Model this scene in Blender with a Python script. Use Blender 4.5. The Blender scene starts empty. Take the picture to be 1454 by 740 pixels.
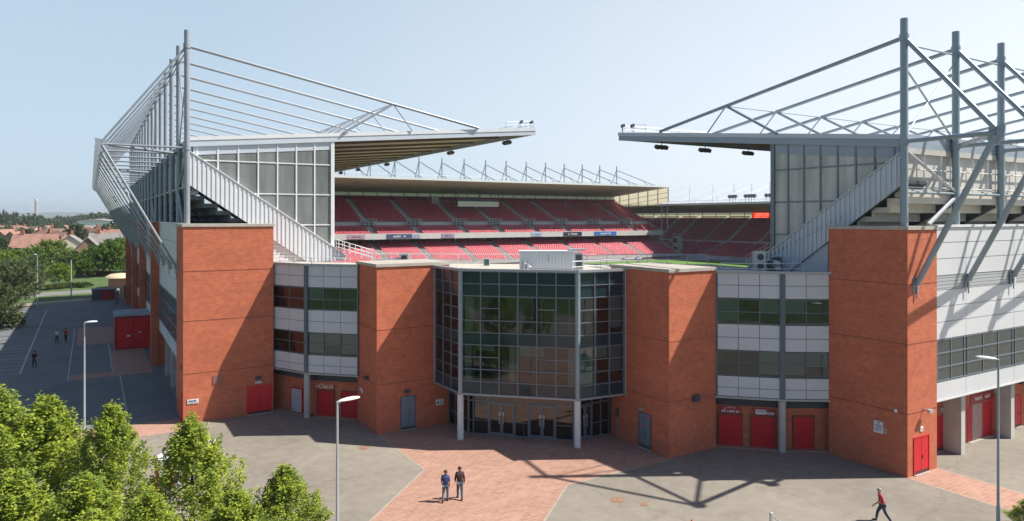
import bpy, math, random
import numpy as np
R = math.radians
PI = math.pi
rnd = random.Random(7)
scene = bpy.context.scene
COL = scene.collection

# ------------------------------------------------------------------ camera, world, sun, exposure
# world axes: +Y runs along the left grandstand, +X along the right grandstand
F_, H_, HZ, CX = 1000., 16., 310., 727.
TH = math.atan(.599); S_, C_ = math.sin(TH), math.cos(TH)
cam_d = bpy.data.cameras.new('camera'); cam = bpy.data.objects.new('camera', cam_d); COL.objects.link(cam)
cam_d.sensor_width = 36; cam_d.lens = 36 * F_ / 1454; cam_d.shift_y = -60 / 1454
cam_d.clip_start = .5; cam_d.clip_end = 20000
cam.location = (0, 0, H_); cam.rotation_euler = (R(90), 0, -TH)
scene.camera = cam
SUN_EL = R(50.5); SX, SY = .876, -.482
world = bpy.data.worlds.new('World'); scene.world = world; world.use_nodes = True
wn = world.node_tree; bg = wn.nodes['Background']
sky = wn.nodes.new('ShaderNodeTexSky'); sky.sky_type = 'NISHITA'; sky.sun_disc = False
sky.sun_elevation = SUN_EL; sky.sun_rotation = math.atan2(SX, SY)
sky.air_density = .75; sky.dust_density = .8; sky.ozone_density = 1.5; sky.altitude = 0
# summer haze: the clear sky is veiled by a pale milky layer, whiter low down and toward the sun
wtc = wn.nodes.new('ShaderNodeTexCoord'); wsp = wn.nodes.new('ShaderNodeSeparateXYZ'); wn.links.new(wtc.outputs['Generated'], wsp.inputs[0])
wdt = wn.nodes.new('ShaderNodeVectorMath'); wdt.operation = 'DOT_PRODUCT'; wdt.inputs[1].default_value = (SX, SY, 0); wn.links.new(wtc.outputs['Generated'], wdt.inputs[0])
wr = wn.nodes.new('ShaderNodeMapRange'); wr.inputs[1].default_value = -.35; wr.inputs[2].default_value = .95; wn.links.new(wdt.outputs['Value'], wr.inputs[0])
wc = wn.nodes.new('ShaderNodeMix'); wc.data_type = 'RGBA'; wc.inputs[6].default_value = (4.3, 5.45, 6.45, 1); wc.inputs[7].default_value = (8.7, 8.75, 8.8, 1); wn.links.new(wr.outputs[0], wc.inputs[0])
wh_ = wn.nodes.new('ShaderNodeValToRGB'); wn.links.new(wsp.outputs[2], wh_.inputs[0]); _e = wh_.color_ramp.elements
_e[0].position = 0; _e[0].color = (.93, .93, .93, 1); _e[1].position = .3; _e[1].color = (.72, .72, .72, 1); _q = _e.new(.36); _q.color = (0, 0, 0, 1)
wm = wn.nodes.new('ShaderNodeMix'); wm.data_type = 'RGBA'
wdb = wn.nodes.new('ShaderNodeVectorMath'); wdb.operation = 'DOT_PRODUCT'; wdb.inputs[1].default_value = (S_, C_, 0); wn.links.new(wtc.outputs['Generated'], wdb.inputs[0])
wrb = wn.nodes.new('ShaderNodeMapRange'); wrb.inputs[1].default_value = -.25; wrb.inputs[2].default_value = .35; wrb.inputs[3].default_value = .15; wn.links.new(wdb.outputs['Value'], wrb.inputs[0])
wmu = wn.nodes.new('ShaderNodeMath'); wmu.operation = 'MULTIPLY'; wn.links.new(wh_.outputs[0], wmu.inputs[0]); wn.links.new(wrb.outputs[0], wmu.inputs[1])  # haze dropped overhead and behind the camera, out of view, to deepen shade
wn.links.new(wmu.outputs[0], wm.inputs[0]); wn.links.new(sky.outputs[0], wm.inputs[6]); wn.links.new(wc.outputs[2], wm.inputs[7])
wn.links.new(wm.outputs[2], bg.inputs[0]); bg.inputs[1].default_value = .092
sun_d = bpy.data.lights.new('sun', 'SUN'); sun_d.energy = 5.0; sun_d.angle = R(.55); sun_d.color = (1, .945, .87)
sun = bpy.data.objects.new('sun', sun_d); COL.objects.link(sun); sun.location = (60, -20, 80)
from mathutils import Vector, Matrix, Euler
sdir = Vector((SX * math.cos(SUN_EL), SY * math.cos(SUN_EL), math.sin(SUN_EL)))
sun.rotation_euler = sdir.to_track_quat('Z', 'Y').to_euler()
vs = scene.view_settings; vs.view_transform = 'Standard'; vs.look = 'None'; vs.gamma = 1; vs.exposure = .6; vs.use_curve_mapping = False
scene.render.engine = 'CYCLES'
cy = scene.cycles; cy.max_bounces = 6; cy.diffuse_bounces = 2; cy.glossy_bounces = 3; cy.transmission_bounces = 4
cy.transparent_max_bounces = 10; cy.volume_bounces = 0; cy.use_denoising = True; cy.sample_clamp_indirect = 6
cy.caustics_reflective = False; cy.caustics_refractive = False

HAZE = True
# ------------------------------------------------------------------ measuring helpers
def W(lat, d): return (lat * C_ + d * S_, -lat * S_ + d * C_)
def at(u, v, z=0):
    d = F_ * (H_ - z) / (v - HZ); x, y = W((u - CX) / F_ * d, d); return (x, y, z)
def xY(u, Y):
    k = (u - CX) / F_; d = Y / (-k * S_ + C_); return W(k * d, d)[0]
def yX(u, X):
    k = (u - CX) / F_; d = X / (k * C_ + S_); return W(k * d, d)[1]
def depth(x, y): return x * S_ + y * C_
def zat(x, y, v): return H_ - (v - HZ) * depth(x, y) / F_

# ------------------------------------------------------------------ materials
MATS = {}
def mat(name, col, rough=.7, metal=0., noise=.0, nscale=3., bump=0., bscale=40., spec=.5, coords='Object', emit=None, trans=0., stretch=None):
    if name in MATS: return MATS[name]
    m = bpy.data.materials.new(name); m.use_nodes = True; nt = m.node_tree; b = nt.nodes['Principled BSDF']
    b.inputs['Roughness'].default_value = rough; b.inputs['Metallic'].default_value = metal
    b.inputs['Specular IOR Level'].default_value = spec
    b.inputs['Base Color'].default_value = (*col, 1)
    tc = nt.nodes.new('ShaderNodeTexCoord')
    if noise > 0:
        n = nt.nodes.new('ShaderNodeTexNoise'); n.inputs['Scale'].default_value = nscale; n.inputs['Detail'].default_value = 8; n.inputs['Roughness'].default_value = .6
        if stretch:
            mp_ = nt.nodes.new('ShaderNodeMapping'); mp_.inputs['Scale'].default_value = stretch; nt.links.new(tc.outputs[coords], mp_.inputs[0]); nt.links.new(mp_.outputs[0], n.inputs['Vector'])
        else: nt.links.new(tc.outputs[coords], n.inputs['Vector'])
        r = nt.nodes.new('ShaderNodeValToRGB'); r.color_ramp.elements[0].position = .3; r.color_ramp.elements[1].position = .7
        r.color_ramp.elements[0].color = (*[c * (1 - noise) for c in col], 1); r.color_ramp.elements[1].color = (*[min(1, c * (1 + noise)) for c in col], 1)
        nt.links.new(n.outputs[0], r.inputs[0]); nt.links.new(r.outputs[0], b.inputs['Base Color'])
    if bump > 0:
        n2 = nt.nodes.new('ShaderNodeTexNoise'); n2.inputs['Scale'].default_value = bscale; n2.inputs['Detail'].default_value = 4
        nt.links.new(tc.outputs[coords], n2.inputs['Vector'])
        bp = nt.nodes.new('ShaderNodeBump'); bp.inputs['Strength'].default_value = bump; bp.inputs['Distance'].default_value = .02
        nt.links.new(n2.outputs[0], bp.inputs['Height']); nt.links.new(bp.outputs[0], b.inputs['Normal'])
    if emit: b.inputs['Emission Color'].default_value = (*emit[:3], 1); b.inputs['Emission Strength'].default_value = emit[3]
    if trans > 0:
        out = nt.nodes['Material Output']; tr = nt.nodes.new('ShaderNodeBsdfTranslucent'); tr.inputs[0].default_value = (*col, 1)
        mx = nt.nodes.new('ShaderNodeMixShader'); mx.inputs[0].default_value = trans
        nt.links.new(b.outputs[0], mx.inputs[1]); nt.links.new(tr.outputs[0], mx.inputs[2]); nt.links.new(mx.outputs[0], out.inputs[0])
    MATS[name] = m; return m

def brick_mat(name, c1, c2, mortar, bw, bh, msize=.012, stain=.35, sscale=.25, rough=.85):
    m = bpy.data.materials.new(name); m.use_nodes = True; nt = m.node_tree; b = nt.nodes['Principled BSDF']; N = nt.nodes; L = nt.links
    uv = N.new('ShaderNodeUVMap'); uv.uv_map = 'uv'
    br = N.new('ShaderNodeTexBrick'); br.inputs['Scale'].default_value = 1
    br.inputs['Brick Width'].default_value = bw; br.inputs['Row Height'].default_value = bh; br.inputs['Mortar Size'].default_value = msize
    br.inputs['Color1'].default_value = (*c1, 1); br.inputs['Color2'].default_value = (*c2, 1); br.inputs['Mortar'].default_value = (*mortar, 1)
    L.new(uv.outputs[0], br.inputs['Vector'])
    n = N.new('ShaderNodeTexNoise'); n.inputs['Scale'].default_value = sscale; n.inputs['Detail'].default_value = 9; n.inputs['Roughness'].default_value = .65
    mp = N.new('ShaderNodeMapping'); mp.inputs['Scale'].default_value = (1, 2.2, 1); L.new(uv.outputs[0], mp.inputs[0]); L.new(mp.outputs[0], n.inputs['Vector'])
    mr = N.new('ShaderNodeMapRange'); mr.inputs[1].default_value = .3; mr.inputs[2].default_value = .7; mr.inputs[3].default_value = 1 - stain; mr.inputs[4].default_value = 1 + stain * .45
    L.new(n.outputs[0], mr.inputs[0])
    n2 = N.new('ShaderNodeTexNoise'); n2.inputs['Scale'].default_value = 2.1; n2.inputs['Detail'].default_value = 5; L.new(uv.outputs[0], n2.inputs['Vector'])
    mr2 = N.new('ShaderNodeMapRange'); mr2.inputs[1].default_value = .3; mr2.inputs[2].default_value = .7; mr2.inputs[3].default_value = .9; mr2.inputs[4].default_value = 1.1
    L.new(n2.outputs[0], mr2.inputs[0])
    mm = N.new('ShaderNodeMath'); mm.operation = 'MULTIPLY'; L.new(mr.outputs[0], mm.inputs[0]); L.new(mr2.outputs[0], mm.inputs[1])
    vm = N.new('ShaderNodeVectorMath'); vm.operation = 'SCALE'; L.new(br.outputs[0], vm.inputs[0]); L.new(mm.outputs[0], vm.inputs['Scale'])
    L.new(vm.outputs[0], b.inputs['Base Color']); b.inputs['Roughness'].default_value = rough; b.inputs['Specular IOR Level'].default_value = .25
    MATS[name] = m; return m

def glass_mat(name, tint, ior=1.7, rough=.0):
    m = bpy.data.materials.new(name); m.use_nodes = True; nt = m.node_tree; N = nt.nodes; L = nt.links
    N.remove(N['Principled BSDF']); out = N['Material Output']
    g = N.new('ShaderNodeBsdfGlossy'); g.inputs['Roughness'].default_value = rough; g.inputs[0].default_value = (.95, .97, 1, 1)
    t = N.new('ShaderNodeBsdfTransparent'); t.inputs[0].default_value = (*tint, 1)
    f = N.new('ShaderNodeFresnel'); f.inputs[0].default_value = ior
    n = N.new('ShaderNodeTexNoise'); n.inputs['Scale'].default_value = .45; tc = N.new('ShaderNodeTexCoord'); L.new(tc.outputs['Object'], n.inputs['Vector'])
    bp = N.new('ShaderNodeBump'); bp.inputs['Strength'].default_value = .25; bp.inputs['Distance'].default_value = .03
    L.new(n.outputs[0], bp.inputs['Height']); L.new(bp.outputs[0], g.inputs['Normal'])
    mx = N.new('ShaderNodeMixShader'); L.new(f.outputs[0], mx.inputs[0]); L.new(t.outputs[0], mx.inputs[1]); L.new(g.outputs[0], mx.inputs[2])
    L.new(mx.outputs[0], out.inputs[0]); MATS[name] = m; return m

def slat_mat(name, col, pitch, rough=.5, depth_=.4, dark=.75):
    m = bpy.data.materials.new(name); m.use_nodes = True; nt = m.node_tree; b = nt.nodes['Principled BSDF']; N = nt.nodes; L = nt.links
    uv = N.new('ShaderNodeUVMap'); uv.uv_map = 'uv'; sp = N.new('ShaderNodeSeparateXYZ'); L.new(uv.outputs[0], sp.inputs[0])
    mo = N.new('ShaderNodeMath'); mo.operation = 'MULTIPLY'; mo.inputs[1].default_value = 1 / pitch; L.new(sp.outputs[1], mo.inputs[0])
    fr = N.new('ShaderNodeMath'); fr.operation = 'FRACT'; L.new(mo.outputs[0], fr.inputs[0])
    bp = N.new('ShaderNodeBump'); bp.inputs['Strength'].default_value = depth_; bp.inputs['Distance'].default_value = .03; L.new(fr.outputs[0], bp.inputs['Height']); L.new(bp.outputs[0], b.inputs['Normal'])
    rp = N.new('ShaderNodeValToRGB'); rp.color_ramp.elements[0].color = (*[c * dark for c in col], 1); rp.color_ramp.elements[1].color = (*col, 1); rp.color_ramp.elements[0].position = .1; rp.color_ramp.elements[1].position = .3
    L.new(fr.outputs[0], rp.inputs[0]); L.new(rp.outputs[0], b.inputs['Base Color']); b.inputs['Roughness'].default_value = rough
    MATS[name] = m; return m

BRICK = brick_mat('red_brick', (.58, .155, .076), (.48, .122, .062), (.53, .215, .125), .34, .115, .012, .17, .3)
PAVER = brick_mat('red_block_paving', (.42, .245, .18), (.355, .20, .145), (.43, .28, .215), .62, .31, .028, .14, .12)
PANEL = mat('white_cladding', (.56, .575, .60), .38, 0, .05, .35, spec=.5)
PANELR = mat('white_wall_panel', (.64, .65, .65), .5, 0, .05, .25)
JOINT = mat('panel_joint', (.06, .065, .07), .7)
DARKFRAME = mat('slate_frame', (.10, .125, .15), .4, .2)
MULL = mat('grey_mullion', (.16, .205, .24), .4, .3)
GLASS = glass_mat('tinted_glass', (.60, .68, .69), 1.6)
GLASSD = glass_mat('dark_glass', (.30, .33, .33), 1.8)
SPAN = mat('teal_spandrel_glass', (.012, .034, .044), .10, 0, .15, .6, spec=.5)
INTW = mat('interior_wall', (.15, .14, .125), .8, 0, .3, .5)
INTF = mat('interior_floor', (.12, .10, .09), .8)
BLIND = mat('interior_blind', (.74, .76, .70), .8)
REDD = mat('red_door_paint', (.62, .008, .018), .35, 0, .06, 2)
REDS = slat_mat('red_roller_shutter', (.58, .008, .018), .10)
GREYD = mat('grey_door_paint', (.16, .20, .24), .45, 0, .1, 2)
WDOOR = mat('pale_grey_door', (.42, .45, .47), .5, 0, .08, 2)
LOUV = slat_mat('slate_louvre', (.055, .075, .09), .12, .5, .8, .5)
LOUVW = slat_mat('grey_louvre', (.52, .54, .55), .22, .5, .8, .35)
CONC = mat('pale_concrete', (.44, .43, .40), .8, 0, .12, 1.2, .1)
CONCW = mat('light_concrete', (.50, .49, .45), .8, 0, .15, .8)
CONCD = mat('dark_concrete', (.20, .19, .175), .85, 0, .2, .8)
COPE = mat('stone_coping', (.42, .39, .33), .8, 0, .15, 1.5)
STEEL = mat('blue_grey_steel', (.27, .335, .37), .42, .25, .10, .8)
STEELL = mat('light_grey_steel', (.30, .33, .36), .42, .25, .10, .8)
STEELD = mat('dark_steel', (.07, .08, .09), .5, .3)
GALV = mat('galvanised_steel', (.50, .52, .54), .4, .5)
WHITEM = mat('white_painted_metal', (.70, .71, .71), .4, 0, .05, 1)
CORR = mat('white_corrugated_metal', (.66, .68, .70), .4, .05, .05, .6)
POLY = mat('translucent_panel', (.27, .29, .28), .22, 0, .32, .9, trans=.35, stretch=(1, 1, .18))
POLYL = mat('translucent_panel_backlight_toned', (.80, .77, .66), .35, 0, .06, .5, trans=.7)  # pale copy of the panel, backlight put into its colour
SOFF = mat('brown_soffit', (.62, .45, .33), .7, 0, .12, .4); RAFT = mat('dark_brown_rafter', (.20, .13, .10), .7, 0, .12, .4)
ROOFT = mat('pale_roof_sheet', (.55, .56, .56), .6, 0, .1, .4)
MAROON = mat('maroon_wall', (.17, .012, .022), .7)
SEATR = mat('red_seat_plastic', (.42, .012, .03), .42)
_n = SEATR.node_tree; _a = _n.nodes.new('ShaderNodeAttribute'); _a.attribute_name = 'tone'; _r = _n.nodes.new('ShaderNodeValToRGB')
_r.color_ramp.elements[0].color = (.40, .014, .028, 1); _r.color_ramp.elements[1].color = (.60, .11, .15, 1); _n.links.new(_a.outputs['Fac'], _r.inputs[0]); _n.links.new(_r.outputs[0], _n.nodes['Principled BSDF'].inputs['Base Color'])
STEP = mat('terrace_concrete', (.48, .45, .43), .85, 0, .12, .6)
def grass_m(name, a, b, sc):
    m = mat(name, a, .9, 0, .3, sc); return m
GRASS = mat('grass', (.075, .12, .028), .95, 0, .35, .3, .3, 8)
TURF = mat('pitch_turf', (.10, .21, .03), .95, 0, .12, .2)
LEAFM = {}
def leaf_mat(name, c, var=.35, tr=.35, sc=.5):
    if name in LEAFM: return LEAFM[name]
    m = bpy.data.materials.new(name); m.use_nodes = True; nt = m.node_tree; N = nt.nodes; L = nt.links; b = N['Principled BSDF']; out = N['Material Output']
    at_ = N.new('ShaderNodeAttribute'); at_.attribute_name = 'tone'
    r = N.new('ShaderNodeValToRGB'); r.color_ramp.elements[0].color = (c[0] * (1 - var), c[1] * (1 - var * .8), c[2] * (1 - var * .4), 1)
    r.color_ramp.elements[1].color = (min(1, c[0] * (1 + var * 1.3)), c[1] * (1 + var), c[2] * (1 + var * .2), 1)
    L.new(at_.outputs['Fac'], r.inputs[0]); L.new(r.outputs[0], b.inputs['Base Color']); b.inputs['Roughness'].default_value = .6; b.inputs['Specular IOR Level'].default_value = .3
    t = N.new('ShaderNodeBsdfTranslucent'); L.new(r.outputs[0], t.inputs[0]); mx = N.new('ShaderNodeMixShader'); mx.inputs[0].default_value = tr
    L.new(b.outputs[0], mx.inputs[1]); L.new(t.outputs[0], mx.inputs[2]); L.new(mx.outputs[0], out.inputs[0])
    LEAFM[name] = m; return m
BARK = mat('tree_bark', (.10, .075, .055), .9, 0, .3, 4)

# asphalt with broad patches, aggregate and hairline cracks
def asphalt_mat():
    m = bpy.data.materials.new('worn_asphalt'); m.use_nodes = True; nt = m.node_tree; N = nt.nodes; L = nt.links; b = N['Principled BSDF']
    tc = N.new('ShaderNodeTexCoord')
    def noise(sc, det, ro=.6):
        n = N.new('ShaderNodeTexNoise'); n.inputs['Scale'].default_value = sc; n.inputs['Detail'].default_value = det; n.inputs['Roughness'].default_value = ro; L.new(tc.outputs['Object'], n.inputs['Vector']); return n
    a = noise(.07, 8, .65); c = noise(1.3, 6); g = noise(28, 2)
    def mr(n, lo, hi):
        q = N.new('ShaderNodeMapRange'); q.inputs[1].default_value = .3; q.inputs[2].default_value = .7; q.inputs[3].default_value = lo; q.inputs[4].default_value = hi; L.new(n.outputs[0], q.inputs[0]); return q
    def mul(x, y):
        q = N.new('ShaderNodeMath'); q.operation = 'MULTIPLY'; L.new(x.outputs[0], q.inputs[0]); L.new(y.outputs[0], q.inputs[1]); return q
    v = mul(mul(mr(a, .76, 1.16), mr(c, .88, 1.09)), mr(g, .86, 1.12))
    vo = N.new('ShaderNodeTexVoronoi'); vo.feature = 'DISTANCE_TO_EDGE'; vo.inputs['Scale'].default_value = .085
    wv = N.new('ShaderNodeVectorMath'); wv.operation = 'ADD'; n3 = noise(.5, 4); sc = N.new('ShaderNodeVectorMath'); sc.operation = 'SCALE'; sc.inputs['Scale'].default_value = 2.2
    L.new(n3.outputs[1], sc.inputs[0]); L.new(tc.outputs['Object'], wv.inputs[0]); L.new(sc.outputs[0], wv.inputs[1]); L.new(wv.outputs[0], vo.inputs['Vector'])
    ck = N.new('ShaderNodeMapRange'); ck.inputs[1].default_value = .0; ck.inputs[2].default_value = .007; ck.inputs[3].default_value = .84; ck.inputs[4].default_value = 1; L.new(vo.outputs[0], ck.inputs[0])
    v = mul(v, ck)
    s = N.new('ShaderNodeVectorMath'); s.operation = 'SCALE'; s.inputs[0].default_value = (.262, .235, .192); L.new(v.outputs[0], s.inputs['Scale'])
    L.new(s.outputs[0], b.inputs['Base Color']); b.inputs['Roughness'].default_value = .9; b.inputs['Specular IOR Level'].default_value = .2
    MATS['worn_asphalt'] = m; return m
ASPH = asphalt_mat()
ROADM = mat('road_asphalt', (.20, .195, .19), .9, 0, .12, .4)
LINEW = mat('white_road_paint', (.46, .46, .44), .8, 0, .15, 3)
KERB = mat('kerb_stone', (.36, .31, .24), .85, 0, .15, 2)

# ------------------------------------------------------------------ mesh helpers
ORG = {}
class MB:
    def __init__(s): s.v = []; s.f = []; s.m = []
    def poly(s, pts, mi=0):
        i = len(s.v); s.v += [tuple(p) for p in pts]; s.f.append(tuple(range(i, i + len(pts)))); s.m.append(mi); return s
    def hexa(s, b, t, mi=0, skip=()):
        i = len(s.v); n = len(b); s.v += [tuple(p) for p in b] + [tuple(p) for p in t]
        s.f.append(tuple(range(i + n - 1, i - 1, -1))); s.f.append(tuple(range(i + n, i + 2 * n))); s.m += [mi, mi]
        for k in range(n):
            s.f.append((i + k, i + (k + 1) % n, i + n + (k + 1) % n, i + n + k)); s.m.append(mi)
        return s
    def prism(s, poly, z0, z1, mi=0):
        a = sum(poly[k][0] * poly[(k + 1) % len(poly)][1] - poly[(k + 1) % len(poly)][0] * poly[k][1] for k in range(len(poly)))
        if a < 0: poly = poly[::-1]
        return s.hexa([(x, y, z0) for x, y in poly], [(x, y, z1) for x, y in poly], mi)
    def box(s, x0, x1, y0, y1, z0, z1, mi=0):
        x0, x1 = min(x0, x1), max(x0, x1); y0, y1 = min(y0, y1), max(y0, y1); z0, z1 = min(z0, z1), max(z0, z1)
        return s.prism([(x0, y0), (x1, y0), (x1, y1), (x0, y1)], z0, z1, mi)
    def obox(s, p, e, s0, s1, n0, n1, z0, z1, mi=0):
        n = (-e[1], e[0])
        P = lambda a, b: (p[0] + e[0] * a + n[0] * b, p[1] + e[1] * a + n[1] * b)
        return s.prism([P(s0, n0), P(s1, n0), P(s1, n1), P(s0, n1)], min(z0, z1), max(z0, z1), mi)
    def tube(s, p, q, r, r2=None, n=10, mi=0):
        p = Vector(p); q = Vector(q); d = (q - p); r2 = r if r2 is None else r2
        if d.length < 1e-6: return s
        d.normalize(); a = d.orthogonal().normalized(); b = d.cross(a)
        c = lambda o, rr: [tuple(o + a * math.cos(2 * PI * k / n) * rr + b * math.sin(2 * PI * k / n) * rr) for k in range(n)]
        return s.hexa(c(p, r), c(q, r2), mi)
    def bar(s, p, q, w, h, mi=0, up=(0, 0, 1)):
        p = Vector(p); q = Vector(q); d = (q - p).normalized(); u = Vector(up)
        if abs(d.dot(u)) > .99: u = Vector((1, 0, 0))
        a = d.cross(u).normalized(); b = a.cross(d)
        c = lambda o: [tuple(o + a * x * w / 2 + b * y * h / 2) for x, y in ((-1, -1), (1, -1), (1, 1), (-1, 1))]
        return s.hexa(c(p), c(q), mi)
    def extr(s, pts, vec, mi=0):
        vec = Vector(vec); return s.hexa([tuple(p) for p in pts], [tuple(Vector(p) + vec) for p in pts], mi)
    def lathe(s, prof, c=(0, 0, 0), n=12, mi=0):
        i = len(s.v); m = len(prof)
        for r, z in prof:
            for k in range(n): s.v.append((c[0] + r * math.cos(2 * PI * k / n), c[1] + r * math.sin(2 * PI * k / n), c[2] + z))
        for j in range(m - 1):
            for k in range(n):
                s.f.append((i + j * n + k, i + j * n + (k + 1) % n, i + (j + 1) * n + (k + 1) % n, i + (j + 1) * n + k)); s.m.append(mi)
        s.f.append(tuple(range(i + n - 1, i - 1, -1))); s.f.append(tuple(range(i + (m - 1) * n, i + m * n))); s.m += [mi, mi]
        return s
    def build(s, name, mats, parent=None, loc=None, smooth=False):
        return link_mesh(name, np.array(s.v, dtype=np.float64), s.f, mats, parent, loc, s.m, smooth)

def set_uv(me, V):
    uvl = me.uv_layers.new(name='uv'); nl = len(me.loops)
    vi = np.empty(nl, dtype=np.int32); me.loops.foreach_get('vertex_index', vi)
    nrm = np.empty(len(me.polygons) * 3); me.polygons.foreach_get('normal', nrm); nrm = nrm.reshape(-1, 3)
    lt = np.empty(len(me.polygons), dtype=np.int32); me.polygons.foreach_get('loop_total', lt)
    fn = np.repeat(nrm, lt, axis=0); co = V[vi]
    hor = np.abs(fn[:, 2]) > .7
    t = np.stack([-fn[:, 1], fn[:, 0]], 1); l = np.linalg.norm(t, axis=1); l[l < 1e-6] = 1; t = t / l[:, None]
    u = np.where(hor, co[:, 0], (co[:, :2] * t).sum(1)); v = np.where(hor, co[:, 1], co[:, 2])
    uvl.data.foreach_set('uv', np.stack([u, v], 1).astype(np.float32).ravel())

def link_mesh(name, V, faces, mats, parent=None, loc=None, mi=None, smooth=False):
    if not isinstance(mats, (list, tuple)): mats = [mats]
    org = np.zeros(3)
    if parent is not None: org = np.array(ORG.get(parent.name, (0, 0, 0)))
    elif loc is not None: org = np.array(loc, dtype=float)
    me = bpy.data.meshes.new(name); me.from_pydata((V - org).tolist(), [], faces)
    for m in mats: me.materials.append(m)
    if mi is not None and len(mats) > 1: me.polygons.foreach_set('material_index', np.array(mi, dtype=np.int32))
    set_uv(me, V)
    if smooth:
        me.polygons.foreach_set('use_smooth', np.ones(len(me.polygons), dtype=bool))
        try: me.set_sharp_from_angle(angle=R(40))
        except Exception: pass
    o = bpy.data.objects.new(name, me); COL.objects.link(o)
    if parent is not None: o.parent = parent; ORG[o.name] = tuple(org)
    else: o.location = tuple(org); ORG[o.name] = tuple(org)
    return o
def tag(o, label=None, cat=None, group=None, kind=None):
    if label: o['label'] = label
    if cat: o['category'] = cat
    if group: o['group'] = group
    if kind: o['kind'] = kind
    return o
def thing(name, label, cat, loc=(0, 0, 0), group=None, rz=0):
    o = bpy.data.objects.new(name, None); COL.objects.link(o); o.location = loc; o.rotation_euler = (0, 0, rz); o.empty_display_size = .3
    ORG[o.name] = tuple(loc); return tag(o, label, cat, group)
def local(name, label, cat, loc, group=None, rz=0):     # children are modelled in local coordinates
    o = thing(name, label, cat, loc, group, rz); ORG[o.name] = (0, 0, 0); return o
def copy_part(o, parent, off=(0, 0, 0)):
    c = o.copy(); COL.objects.link(c); c.parent = parent; c.location = tuple(Vector(o.location) + Vector(off))
    for ch in list(o.children): copy_part(ch, c)
    return c
def copy_thing(o, loc, rz, label, sc=None, group=None):
    c = o.copy(); COL.objects.link(c); c.location = loc; c.rotation_euler = (0, 0, rz); c['label'] = label
    if sc: c.scale = sc
    if group: c['group'] = group
    for ch in list(o.children): copy_part(ch, c)
    return c
def struct(name, mb, m, loc=None):
    return tag(mb.build(name, m, loc=loc), kind='structure')
def unit(p, q):
    d = (q[0] - p[0], q[1] - p[1]); l = math.hypot(*d); return (d[0] / l, d[1] / l), l

# ------------------------------------------------------------------ ground, paving, road, pitch
def sheet(name, polys, z, m):
    mb = MB()
    for p in polys:
        a = sum(p[k][0] * p[(k + 1) % len(p)][1] - p[(k + 1) % len(p)][0] * p[k][1] for k in range(len(p)))
        if a < 0: p = p[::-1]
        mb.poly([(x, y, z) for x, y in p])
    return struct(name, mb, m)
sheet('ground', [[(-9000, -9000), (9000, -9000), (9000, 9000), (-9000, 9000)]], 0, GRASS)
sheet('forecourt_asphalt', [[(-38, 34), (-24, 27), W(-40, -14), W(60, -14), (150, -60), (150, 27), (60, 60), (8.2, 62), (8.2, 160), (0, 161), (-7, 158), (-14, 148), (-12.5, 80), (-12, 60), (-30, 40)]], .004, ASPH)
sheet('path', [[(18.25, 49.9), (18.25, 41.3), (-4, 19.2), (-4, 9.3), (24.5, 34.5), (33.07, 34.75), (33.07, 41.2), (24.2, 49.9)],
               [(43.15, 24.7), (46.5, 24.7), (46.5, 5), (43.15, 5)], [(-9.5, 58.2), (6.1, 58.2), (6.1, 61.8), (-9.5, 61.8)],
               [(-1.8, 82), (5.6, 82), (5.6, 84.6), (-1.8, 84.6)], [(2, 84.6), (5.6, 84.6), (5.6, 98), (2, 98)], [(-1.5, 104), (5.4, 104), (5.4, 120), (-1.5, 120)]], .008, PAVER)
mb = MB()
def strip(a, b, w, z=.012):
    e, l = unit(a, b); n = (-e[1] * w / 2, e[0] * w / 2)
    mb.poly([(a[0] - n[0], a[1] - n[1], z), (b[0] - n[0], b[1] - n[1], z), (b[0] + n[0], b[1] + n[1], z), (a[0] + n[0], a[1] + n[1], z)])
for a, b in (((18.25, 49.7), (18.25, 41.3)), ((18.25, 41.3), (-4, 19.2)), ((24.5, 34.5), (-4, 9.3)), ((24.5, 34.5), (33.0, 34.7)), ((43.15, 24.5), (43.15, 5)), ((46.5, 24.4), (46.5, 5))):
    strip(a, b, .11)
struct('path_edging', mb, KERB)
mb = MB()
for p0, p1 in (((-1.9, 82), (-1.9, 120)), ((2.6, 64), (2.6, 82)), ((2.0, 85), (2.0, 104))): strip(p0, p1, .10)
strip((-6.2, 88), (-6.5, 148), .16)
for k in range(26): strip((-6.3, 88.5 + 2.35 * k), (-12.2, 88.5 + 2.35 * k), .12)
struct('parking_bay_markings', mb, LINEW)
sheet('side_road_shade_asphalt', [[(-12.3, 62.2), (6.55, 62.2), (6.55, 158), (-6, 158), (-13.5, 148)]], .0062, mat('side_road_shade_asphalt', (.155, .165, .165), .9, 0, .16, .25))  # darker asphalt sheet: the grandstand's shade put into its colour
# manhole covers
def manhole(u, v, r, mm):
    x, y, _ = at(u, v); mb = MB(); mb.lathe([(r, .009), (r, .016), (r * .8, .018)], (x, y, 0), 14); mb.lathe([(r * 1.25, .006), (r * 1.25, .0095)], (x, y, 0), 14)
    return mb.build('manhole_cover', mm, loc=(x, y, 0))
MH = mat('rusty_iron', (.26, .16, .10), .8, 0, .3, 6)
for u, v, r, lb in ((877, 710, .36, 'larger rusty round manhole cover on the sunlit asphalt'), (915, 716, .22, 'small rusty manhole cover on sunlit asphalt beside the larger one'),
                    (517, 636, .35, 'rusty manhole cover in shade left of the block path'), (926, 663, .3, 'rusty manhole cover in shade by the right entrance brick pier')):
    tag(manhole(u, v, r, MH), lb, 'manhole cover')
sheet('road', [[(-70, 150), (-30, 168), (0, 176), (60, 186), (60, 194), (0, 184), (-33, 176), (-74, 158)]], .010, ROADM)
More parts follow.
